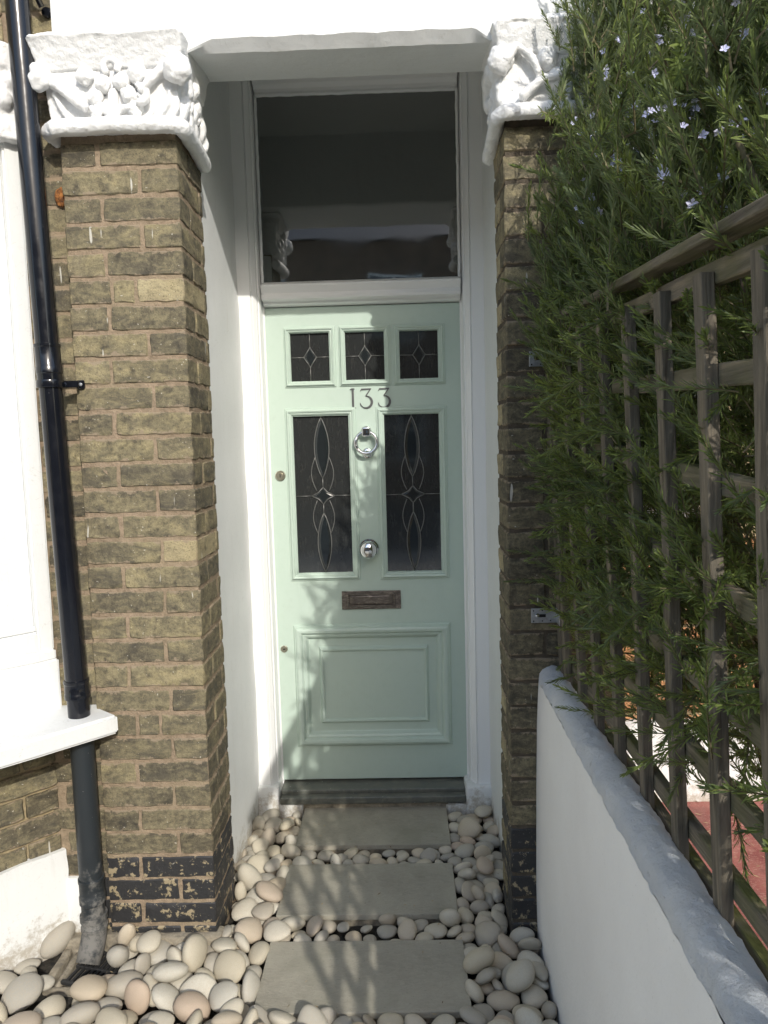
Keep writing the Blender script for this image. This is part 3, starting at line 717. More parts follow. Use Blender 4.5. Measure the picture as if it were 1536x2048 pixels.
for (x0, x1, z0, z1) in SP:
    pn = obj('pane', (lambda b_: (box(b_, x0-.002, x1+.002, .012, .018, z0-.002, z1+.002), b_)[1])(bmesh.new()), M['doorglass'], dr); E_(pn)
    cx, cz = (x0+x1)/2, (z0+z1)/2; h_, w_ = .040, .026
    bm = bmesh.new()
    came(bm, [(cx, z1), (cx, cz+h_)]); came(bm, [(cx, z0), (cx, cz-h_)]); came(bm, [(x0, cz), (cx-w_, cz)]); came(bm, [(x1, cz), (cx+w_, cz)])
    d_ = [(cx, cz+h_), (cx+w_, cz), (cx, cz-h_), (cx-w_, cz)]
    for i in range(4): came(bm, [d_[i], d_[(i+1) % 4]], .0023)
    for p_ in d_: lump(bm, (p_[0], .009, p_[1]), (.0036, .002, .0036), 1, 2)
    smooth(obj('lead_came', bm, M['lead'], pn)); bevelpiece(d_[::-1], pn)
for (x0, x1, z0, z1) in BP:
    pn = obj('pane', (lambda b_: (box(b_, x0-.002, x1+.002, .012, .018, z0-.002, z1+.002), b_)[1])(bmesh.new()), M['doorglass'], dr); E_(pn)
    cx, cz = (x0+x1)/2, (z0+z1)/2-.004
    def T(l): return [(cx+a, cz+b) for a, b in l]
    def lens(zt, zb, wd, skew): # marquise outline
        pts = []
        n = 12
        def prof(t_): return wd*(math.sin(pi*t_)**.8)
        r_ = [(prof(i/n), zt+(zb-zt)*i/n) for i in range(n+1)]
        return r_
    bm = bmesh.new()
    up = lens(.328, .074, .031, 0); dn = lens(-.074, -.326, .029, 0)
    for L_ in (up, dn):
        came(bm, T(L_), .0024); came(bm, T([(-a, b) for a, b in L_]), .0024)
        bevelpiece(T([(-a, b) for a, b in L_][::-1]+L_[1:-1]), pn)
    for s in (-1, 1):
        a1 = arc((s*.028, .165), (s*.026, .020), s*.020); came(bm, T(a1), .0021)
        a2 = arc((s*.026, -.020), (s*.028, -.160), s*.018); came(bm, T(a2), .0021)
        st1 = [(0, .036), (s*.018, .015), (s*.049, 0)]; came(bm, T(st1), .0024)
        st2 = [(0, -.036), (s*.018, -.015), (s*.049, 0)]; came(bm, T(st2), .0024)
        came(bm, [(cx+s*.049, cz), ((x1 if s > 0 else x0), cz)], .0018)
    bevelpiece(T([(0, .036), (.018, .015), (.049, 0), (.018, -.015), (0, -.036), (-.018, -.015), (-.049, 0), (-.018, .015)][::-1]), pn)
    came(bm, T([(0, .036), (0, .074)]), .0026); came(bm, T([(0, -.036), (0, -.074)]), .0026)
    came(bm, [(cx, z1), (cx, cz+.328)], .002); came(bm, [(cx, z0), (cx, cz-.326)], .002)
    smooth(obj('lead_came', bm, M['lead'], pn))
# bottom panel with bolection moulding and raised field
bol = [(0, -.02), (0, -.010), (.004, -.008), (.006, -.002), (.010, .002), (.012, .007), (.020, .011), (.026, .010), (.028, .015), (.034, .022), (.044, .025), (.052, .022), (.055, .012), (.060, .011), (.063, .005), (.066, 0), (.066, -.02)]
frame_mould('bolection_moulding', -.268, .274, .222, .630, bol)
E_(bxo('panel', -.30, .305, .010, .030, .17, .685, M['door'], dr, 0))
fld = [(-.004, -.012), (-.004, -.004), (.0, .001), (.006, .003), (.010, -.001), (.016, -.009), (.016, -.012)]
frame_mould('panel_field', -.212, .228, .272, .580, fld)
E_(bxo('field', -.211, .227, .0075, .011, .273, .579, M['door'], dr, 0))
# numerals 133
def stroke(bm, pts, ws, y0=-.0035, y1=.0005):
    """flat raised stroke with varying width"""
    P_ = [Vector((p[0], 0, p[1])) for p in pts]; L_, R_ = [], []
    for i, p in enumerate(P_):
        t_ = (P_[min(i+1, len(P_)-1)]-P_[max(i-1, 0)]).normalized(); n_ = Vector((-t_.z, 0, t_.x)); w_ = ws[i]/2 if hasattr(ws, '__len__') else ws/2
        L_.append(p+n_*w_); R_.append(p-n_*w_)
    f = lambda v, y: bm.verts.new((v.x, y, v.z))
    LF, RF, LB, RB = [f(v, y0) for v in L_], [f(v, y0) for v in R_], [f(v, y1) for v in L_], [f(v, y1) for v in R_]
    for i in range(len(P_)-1):
        bm.faces.new((LF[i], LF[i+1], RF[i+1], RF[i])); bm.faces.new((LF[i+1], LF[i], LB[i], LB[i+1])); bm.faces.new((RF[i], RF[i+1], RB[i+1], RB[i]))
    bm.faces.new((LF[0], RF[0], RB[0], LB[0])); bm.faces.new((RF[-1], LF[-1], LB[-1], RB[-1]))
    bmesh.ops.recalc_face_normals(bm, faces=bm.faces[:])
zt, zb_ = 1.693, 1.611
bm = bmesh.new(); stroke(bm, [(-.0475, zb_), (-.0475, zt)], .0085); stroke(bm, [(-.0585, zb_+.002), (-.0365, zb_+.002)], .004, -.0036, .0006); stroke(bm, [(-.0595, zt-.005), (-.0535, zt-.002), (-.0475, zt-.001), (-.0395, zt-.002)], [.002, .005, .005, .003], -.0037, .0007); E_(obj('numeral', bm, M['numeral'], dr))
def three(x0):
    bm = bmesh.new()
    stroke(bm, [(x0+.001, zt-.012), (x0+.006, zt-.004), (x0+.045, zt-.003)], [.002, .006, .005], -.0036, .0006)
    stroke(bm, [(x0+.046, zt-.001), (x0+.024, zt-.031)], [.004, .0045], -.0037, .0007)
    cx, cz, r_ = x0+.024, zb_+.0255, .0245
    pts, ws = [], []
    for i in range(22):
        a_ = R(92-i*12.6); pts.append((cx+r_*cos(a_)*1.0, cz+r_*sin(a_)))
        ws.append(.0035+.0065*max(0, sin(pi*min(1, i/17))))
    ws[-1] = .0015
    stroke(bm, pts, ws); E_(obj('numeral', bm, M['numeral'], dr))
three(-.0175); three(.0575)
# knocker
kc = thing('x', 'x', 'x'); bpy.data.objects.remove(kc)
bm = bmesh.new(); lathe(bm, [(0, -.0005), (.0225, -.0005), (.0225, .004), (.019, .007), (0, .007)], (.004, 0, 1.514), (0, -1, 0), 36)
bm2 = bm; box(bm, -.0135, .0215, -.036, -.002, 1.492, 1.533, .007, 3)
kn = E_(smooth(obj('knocker', bm, M['chrome'], dr), 40))
bm = bmesh.new(); N_ = 48; RR = .0445; ctr = Vector((.004, -.024, 1.468))
rg = []
for i in range(N_):
    a_ = 2*pi*i/N_; d_ = Vector((cos(a_), 0, sin(a_))); row = []
    rt = .0076 + (.0015 if 20 < i < 28 else 0)
    for j in range(14):
        b_ = 2*pi*j/14; row.append(bm.verts.new(ctr+d_*(RR+rt*cos(b_))+Vector((0, -1, 0))*rt*sin(b_)+Vector((0, -.006*(1-sin(a_)), 0))))
    rg.append(row)
for i in range(N_):
    for j in range(14): bm.faces.new((rg[i][j], rg[(i+1) % N_][j], rg[(i+1) % N_][(j+1) % 14], rg[i][(j+1) % 14]))
bmesh.ops.recalc_face_normals(bm, faces=bm.faces[:])
smooth(obj('ring', bm, M['chrome'], kn))
bm = bmesh.new(); lathe(bm, [(.0, -.0005), (.0215, -.0005), (.0215, .003), (.018, .006), (.011, .007), (.010, .014), (.0125, .018), (.010, .023), (0, .024)], (.006, 0, 1.424), (0, -1, 0), 36); smooth(obj('striker', bm, M['chrome'], kn), 40)
bm = bmesh.new(); lathe(bm, [(0, -.0005), (.043, -.0005), (.043, .003), (.040, .007), (.030, .009), (.0165, .012), (.0155, .026), (.022, .032), (.033, .040), (.0375, .050), (.0365, .061), (.028, .070), (.015, .075), (0, .0765)], (.0015, 0, 1.022), (0, -1, 0), 48)
E_(smooth(obj('door_knob', bm, M['chrome'], dr), 40))
# letter plate
bm = bmesh.new(); box(bm, -.121, .131, -.006, .001, .760, .839, .002, 2); lp = E_(obj('letter_plate', bm, M['bronze'], dr))
lpf = frame_mould('plate_rim', -.090, .100, .779, .821, [(-.001, .003), (0, .011), (.004, .012), (.007, .009), (.008, .005), (.008, .003)], M['bronze']); lpf.parent = lp; lpf.location = (0, 0, 0)
bm = bmesh.new(); box(bm, -.089, .099, -.009, -.002, .780, .820, .002, 1)
bmesh.ops.subdivide_edges(bm, edges=bm.edges[:], cuts=6, use_grid_fill=True); rough(bm, .0016, 40, 3); fl_ = obj('flap', bm, M['bronze'], lp); smooth(fl_, 50)
# locks
bm = bmesh.new(); lathe(bm, [(0, -.0005), (.0215, -.0005), (.0215, .006), (.018, .009), (.013, .009), (.012, .0125), (0, .0125)], (-.363, 0, 1.339), (0, -1, 0), 32); cy = E_(smooth(obj('cylinder_lock', bm, M['brass'], dr), 35))
bm = bmesh.new(); box(bm, -.3645, -.3615, -.0135, -.010, 1.332, 1.346); obj('keyway', bm, M['dark'], cy)
bm = bmesh.new(); lathe(bm, [(0, -.0005), (.0155, -.0005), (.0155, .002), (.013, .004), (0, .004)], (-.377, 0, .592), (0, -1, 0), 28); es = E_(smooth(obj('keyhole_cover', bm, M['brass'], dr), 35))
bm = bmesh.new(); box(bm, -.382, -.372, -.0048, -.003, .590, .594); obj('keyway', bm, M['dark'], es)

# ================================================================== bay window (canted side) with sill, plinth
T45 = Vector((-.7071, -.7071, 0)); NB = Vector((.7071, -.7071, 0))   # along the wall towards the street; outward normal
bay = thing('bay_window', 'white painted canted bay with a thick white sill above brick', 'bay window', (-1.2, -1.15, -.12))
def BY(o): o.location = o.location-bay.location; return o
def bp(s, n, z, A=Vector((-.945, -.895, 0))): return A+T45*s+NB*n+Vector((0, 0, z))
def bayblock(bm, s0, s1, n0, n1, z0, z1, bev=.0, seg=2, A=Vector((-.945, -.895, 0))):
    vs = box(bm, s0, s1, n0, n1, z0, z1, 0)
    for v in vs: v.co = bp(v.co.x, v.co.y, v.co.z, A)
    fs = list({f for v in vs for f in v.link_faces}); bmesh.ops.recalc_face_normals(bm, faces=fs)
    if bev: bmesh.ops.bevel(bm, geom=list({e for v in vs for e in v.link_edges}), offset=bev, segments=seg, affect='EDGES')
def bayo(name, args, mat, bev=.004, rgh_=0, cuts=0, fr=12):
    bm = bmesh.new()
    for a_ in args: bayblock(bm, *a_, bev)
    if cuts:
        bmesh.ops.subdivide_edges(bm, edges=[e for e in bm.edges if e.calc_length() > .05], cuts=cuts, use_grid_fill=True)
    if rgh_: rough(bm, rgh_, fr, 9)
    return BY(smooth(obj(name, bm, mat, bay), 45))
# masonry behind everything
bayo('wall_core', [(.02, 1.6, -.35, -.018, -.14, 4.5)], M['mortar_yel'], 0)
# white pier of the bay above the sill: margins round a sunk panel
W0 = .002
bayo('pilaster', [(W0, .050, -.02, .020, .86, 2.36), (.045, .75, -.03, -.008, .88, 2.36), (.045, .75, -.02, .0195, .86, .925)], M['masonry'], .006, .0016, 10)
bayo('panel_moulding', [(.050, .75, -.01, .010, .922, .945)], M['masonry'], .005, .001, 8)
bayo('pedestal', [(W0-.006, .75, -.02, .034, .66, .835), (W0-.002, .75, -.02, .027, .83, .866)], M['masonry'], .006, .002, 10)
b = bmesh.new(); bayblock(b, .0, .8, -.02, .040, 2.395, 2.54); bayblock(b, -.012, .8, -.02, .055, 2.545, 2.615); bayblock(b, -.006, .8, -.02, .052, 2.35, 2.395)
for i in range(14): lump(b, bp(.02+.03*i, .040, 2.42+.10*random.random()), random.uniform(.018, .03), i, 2)
o = fused('capital', b, bay, .006, .003); BY(o)
rr = random.Random(12)
for k in list(range(-12, -4))+list(range(22, 29)):
    x = .004-(.12 if k % 2 else .0)
    while x < .62:
        L_ = .215
        a0, a1 = max(x, .004), x+L_
        if a1-a0 > .03:
            mt = M['brick_pale'] if k < 0 else (M['brick_dark'] if rr.random() < .25 or k > 27 else M['brick'])
            # local x along -T so that the outward face is on -N side
            o = brick(bay, a0, a1, -.1025, .0, k, mt, rr, ax=(Vector((-.957, -.897, 0)), T45), zoff=-.018)
            # flip so the face points outward
            o.location = Vector((-.957, -.897, 0))+T45*((a0+a1)/2)-NB*(.0512-rr.uniform(-.001, .001))+Vector((0, 0, ZTOP-CH*(k+.5)-.018)); o.location -= bay.location
        x += L_+.010
# painted plinth
bm = bmesh.new(); bayblock(bm, -.004, 1.0, -.05, .014, -.14, .214, 0, 2, Vector((-.957, -.897, 0)))
bmesh.ops.subdivide_edges(bm, edges=bm.edges[:], cuts=14, use_grid_fill=True); rough(bm, .0045, 16, 4)
box(bm, -.955, -.868, -.912, -.88, -.14, .118, .01, 2)
BY(smooth(obj('plinth', bm, M['masonry'], bay), 50))
# sill
A_ = Vector((-.718, -.991, 0))
bm = bmesh.new()
ring = [(-.716, -.990), (-1.50, -1.80), (-1.75, -1.5), (-1.02, -.80), (-.80, -.88), (-.790, -.932)]
prism(bm, [(x, y, .622-.0*i) for i, (x, y) in enumerate(ring)], (0, 0, .058))
for v in bm.verts:
    if v.co.z > .65: v.co.z += .012*min(1, max(0, (v.co-Vector((v.co.x, v.co.y, 0))).length*0))
bmesh.ops.bevel(bm, geom=bm.edges[:], offset=.008, segments=3, affect='EDGES')
bmesh.ops.subdivide_edges(bm, edges=[e for e in bm.edges if e.calc_length() > .12], cuts=14, use_grid_fill=True); rough(bm, .0022, 14, 6)
BY(smooth(obj('sill', bm, M['masonry'], bay), 40))

# ================================================================== downpipe
dp = thing('downpipe', 'glossy black rainwater pipe running down between the bay and the brick pier', 'drainpipe', (-.84, -.99, -.1))
def DP(o): o.location = o.location-dp.location; return o
def px_(z): # axis position at height z
    t_ = (2.75-z)/(2.75-.70); return Vector((-.8755+.041*t_, -.985-.005*t_, z))
PR = .0315
def seg(name, z1, z0, prof, mat, n=40):
    """prof list of (t 0..1 down, radius)"""
    bm = bmesh.new(); a = px_(z1); b_ = px_(z0); d_ = (b_-a)
    lathe(bm, [(0, 0)]+[(r_, d_.length*t_) for t_, r_ in prof]+[(0, d_.length)], a, d_, n)
    bmesh.ops.recalc_face_normals(bm, faces=bm.faces[:])
    return DP(smooth(obj(name, bm, mat, dp), 35))
seg('pipe_section', 3.6, 1.70, [(0, PR), (1, PR)], M['pipe'])
seg('socket', 1.775, 1.672, [(0, PR+.0015), (.01, PR+.0052), (.08, PR+.0052), (.1, PR+.0035), (.62, PR+.0035), (.64, PR+.0046), (.8, PR+.0046), (.82, PR+.0028), (.99, PR+.0028), (1, PR)], M['pipe'])
seg('pipe_section', 1.70, .74, [(0, PR), (1, PR)], M['pipe'])
seg('socket', .792, .735, [(0, PR+.0015), (.02, PR+.0052), (.16, PR+.0052), (.2, PR+.0035), (.7, PR+.0035), (.74, PR+.005), (.98, PR+.005), (1, PR)], M['pipe'])
seg('pipe_section', .74, .63, [(0, PR), (1, PR)], M['pipe'])
def bracket(z):
    bm = bmesh.new(); a = px_(z)
    lathe(bm, [(PR+.001, -.011), (PR+.0055, -.011), (PR+.0065, -.008), (PR+.0065, .008), (PR+.0055, .011), (PR+.001, .011)], a, (0, 0, 1), 40)
    r_ = Vector((.055, .055, 0))
    box(bm, a.x+.012, a.x+.072, a.y+.018, a.y+.026, z-.010, z+.010, .002)
    for v in list(bm.verts)[-32:]: pass
    box(bm, a.x+.058, a.x+.080, a.y+.040, a.y+.052, z-.013, z+.013, .003)
    tube(bm, [(a.x+.030, a.y+.022, z), (a.x+.062, a.y+.046, z)], .009, 8)
    o = DP(smooth(obj('bracket', bm, M['pipe'], dp), 35))
    b2 = bmesh.new(); lathe(b2, [(0, 0), (.005, 0), (.005, .003), (0, .004)], (a.x+.071, a.y+.040, z), (0, -1, 0), 12); obj('screw', b2, M['galv'], o)
bracket(1.662)
bm = bmesh.new(); a = px_(2.80)
lathe(bm, [(PR+.001, -.011), (PR+.006, -.011), (PR+.006, .011), (PR+.001, .011)], a, (0, 0, 1), 40)
tube(bm, [(a.x+.02, a.y+.01, 2.79), (a.x+.045, a.y+.055, 2.715)], .008, 8); lathe(bm, [(0, 0), (.014, 0), (.015, .006), (.012, .012), (0, .012)], (a.x+.048, -.902, 2.712), (0, -1, 0), 24)
o = DP(smooth(obj('bracket', bm, M['pipe'], dp), 35))
# old cast lower pipe with sockets and shoe
def seg2(name, z1, z0, prof):
    bm = bmesh.new(); a = Vector((-.834, -.985, z1)); b_ = Vector((-.834, -.985, z0)); d_ = b_-a
    off = Vector((-.010*(.6-z1), 0, 0)); a += off*.0
    lathe(bm, [(0, 0)]+[(r_, d_.length*t_) for t_, r_ in prof]+[(0, d_.length)], a, d_, 40)
    bmesh.ops.recalc_face_normals(bm, faces=bm.faces[:]); return DP(smooth(obj(name, bm, M['pipe_old'], dp), 35))
LR = .0345
seg2('lower_pipe', .64, .02, [(0, LR), (1, LR)])
seg2('socket', .170, .085, [(0, LR), (.03, LR+.004), (.15, LR+.004), (.2, LR+.002), (.65, LR+.002), (.7, LR+.004), (.95, LR+.004), (1, LR)])
bm = bmesh.new()
tube(bm, [(-.834, -.985, .045), (-.834, -.985, -.002), (-.836, -.992, -.030), (-.839, -1.004, -.055), (-.843, -1.028, -.086)], [LR+.002, LR+.002, LR+.003, LR+.003, LR+.001], 36, cap=False)
tube(bm, [(-.834, -.985, .050), (-.834, -.985, .032)], LR+.006, 36)
tube(bm, [(-.834, -.985, .012), (-.834, -.985, .004)], LR+.005, 36)
b3 = bmesh.new()
sh = DP(smooth(obj('shoe', bm, M['pipe_old'], dp), 40))
md = sh.modifiers.new('t', 'SOLIDIFY'); md.thickness = .003; md.offset = -1
lathe(b3, [(0, 0), (LR-.001, 0), (LR-.001, .002), (0, .002)], (-.8420, -1.0205, -.0775), (-.12, -.60, -.78), 32)
obj('mouth', b3, M['pipe_old'], sh)
# gully
gt = thing('gully', 'concrete gully with a black slotted drain grate under the pipe shoe', 'drain', (-.85, -1.02, -.1))
def GT(o): o.location = o.location-gt.location; return o
bm = bmesh.new()
box(bm, -.955, -.715, -.955, -.90, -.15, -.062, .01, 2); box(bm, -.950, -.922, -1.10, -.955, -.15, -.088, .008, 2); box(bm, -.945, -.72, -1.115, -1.10, -.15, -.100, .006, 2); box(bm, -.93, -.72, -1.12, -.94, -.16, -.118, 0)
box(bm, -.915, -.895, -1.10, -.955, -.15, -.098, .006)
bmesh.ops.subdivide_edges(bm, edges=bm.edges[:], cuts=5, use_grid_fill=True); rough(bm, .004, 22, 3); GT(smooth(obj('surround', bm, M['gully'], gt), 60))
bm = bmesh.new()
for i in range(9):
    x = -.875+i*.017; box(bm, x, x+.0075, -1.105, -.965, -.106, -.096, .001)
for v in bm.verts: pass
box(bm, -.885, -.725, -1.11, -1.100, -.106, -.095, .001); box(bm, -.885, -.725, -1.040, -1.032, -.106, -.0955, .001); box(bm, -.885, -.725, -.970, -.958, -.106, -.095, .001)
mm = Matrix.Rotation(R(-14), 4, 'Z'); c0 = Vector((-.805, -1.035, 0))
for v in bm.verts: v.co = mm @ (v.co-c0) + c0
GT(obj('grate', bm, M['castiron'], gt))

# ================================================================== stepping slabs
def slab(ya, yb, dx, rz, label, seed):
    bm = bmesh.new(); box(bm, -.30, .30, -(yb-ya)/2, (yb-ya)/2, -.020, 0, .0015, 1)
    bmesh.ops.subdivide_edges(bm, edges=[e for e in bm.edges if e.calc_length() > .2], cuts=24, use_grid_fill=True)
    for v in bm.verts:
        if v.co.z < -.002: continue
    for v in bm.verts: v.co += noise.noise_vector(v.co*30+Vector((seed, 0, 0)))*.0009
    o = obj('paving_slab', bm, M['slab'], None, (dx, (ya+yb)/2, -.072)); o.rotation_euler = (0, 0, R(rz)); smooth(o, 40)
    tag(o, label, 'paving slab', 'stepping slabs up to the door')
    b2 = bmesh.new(); box(b2, -.285, .285, -(yb-ya)/2+.012, (yb-ya)/2-.012, -.06, -.0202, .004); bmesh.ops.subdivide_edges(b2, edges=b2.edges[:], cuts=8, use_grid_fill=True); rough(b2, .004, 25, seed)
    obj('mortar_bed', b2, M['gully'], o)
slab(-.403, -.104, .002, .0, 'farthest grey paving slab, touching the dark threshold', 1)
slab(-.825, -.529, -.001, .0, 'middle one of the three grey stepping slabs', 2)
slab(-1.246, -.952, .004, .3, 'nearest grey paving slab at the bottom of the picture, crossed by leaf shadows', 3)

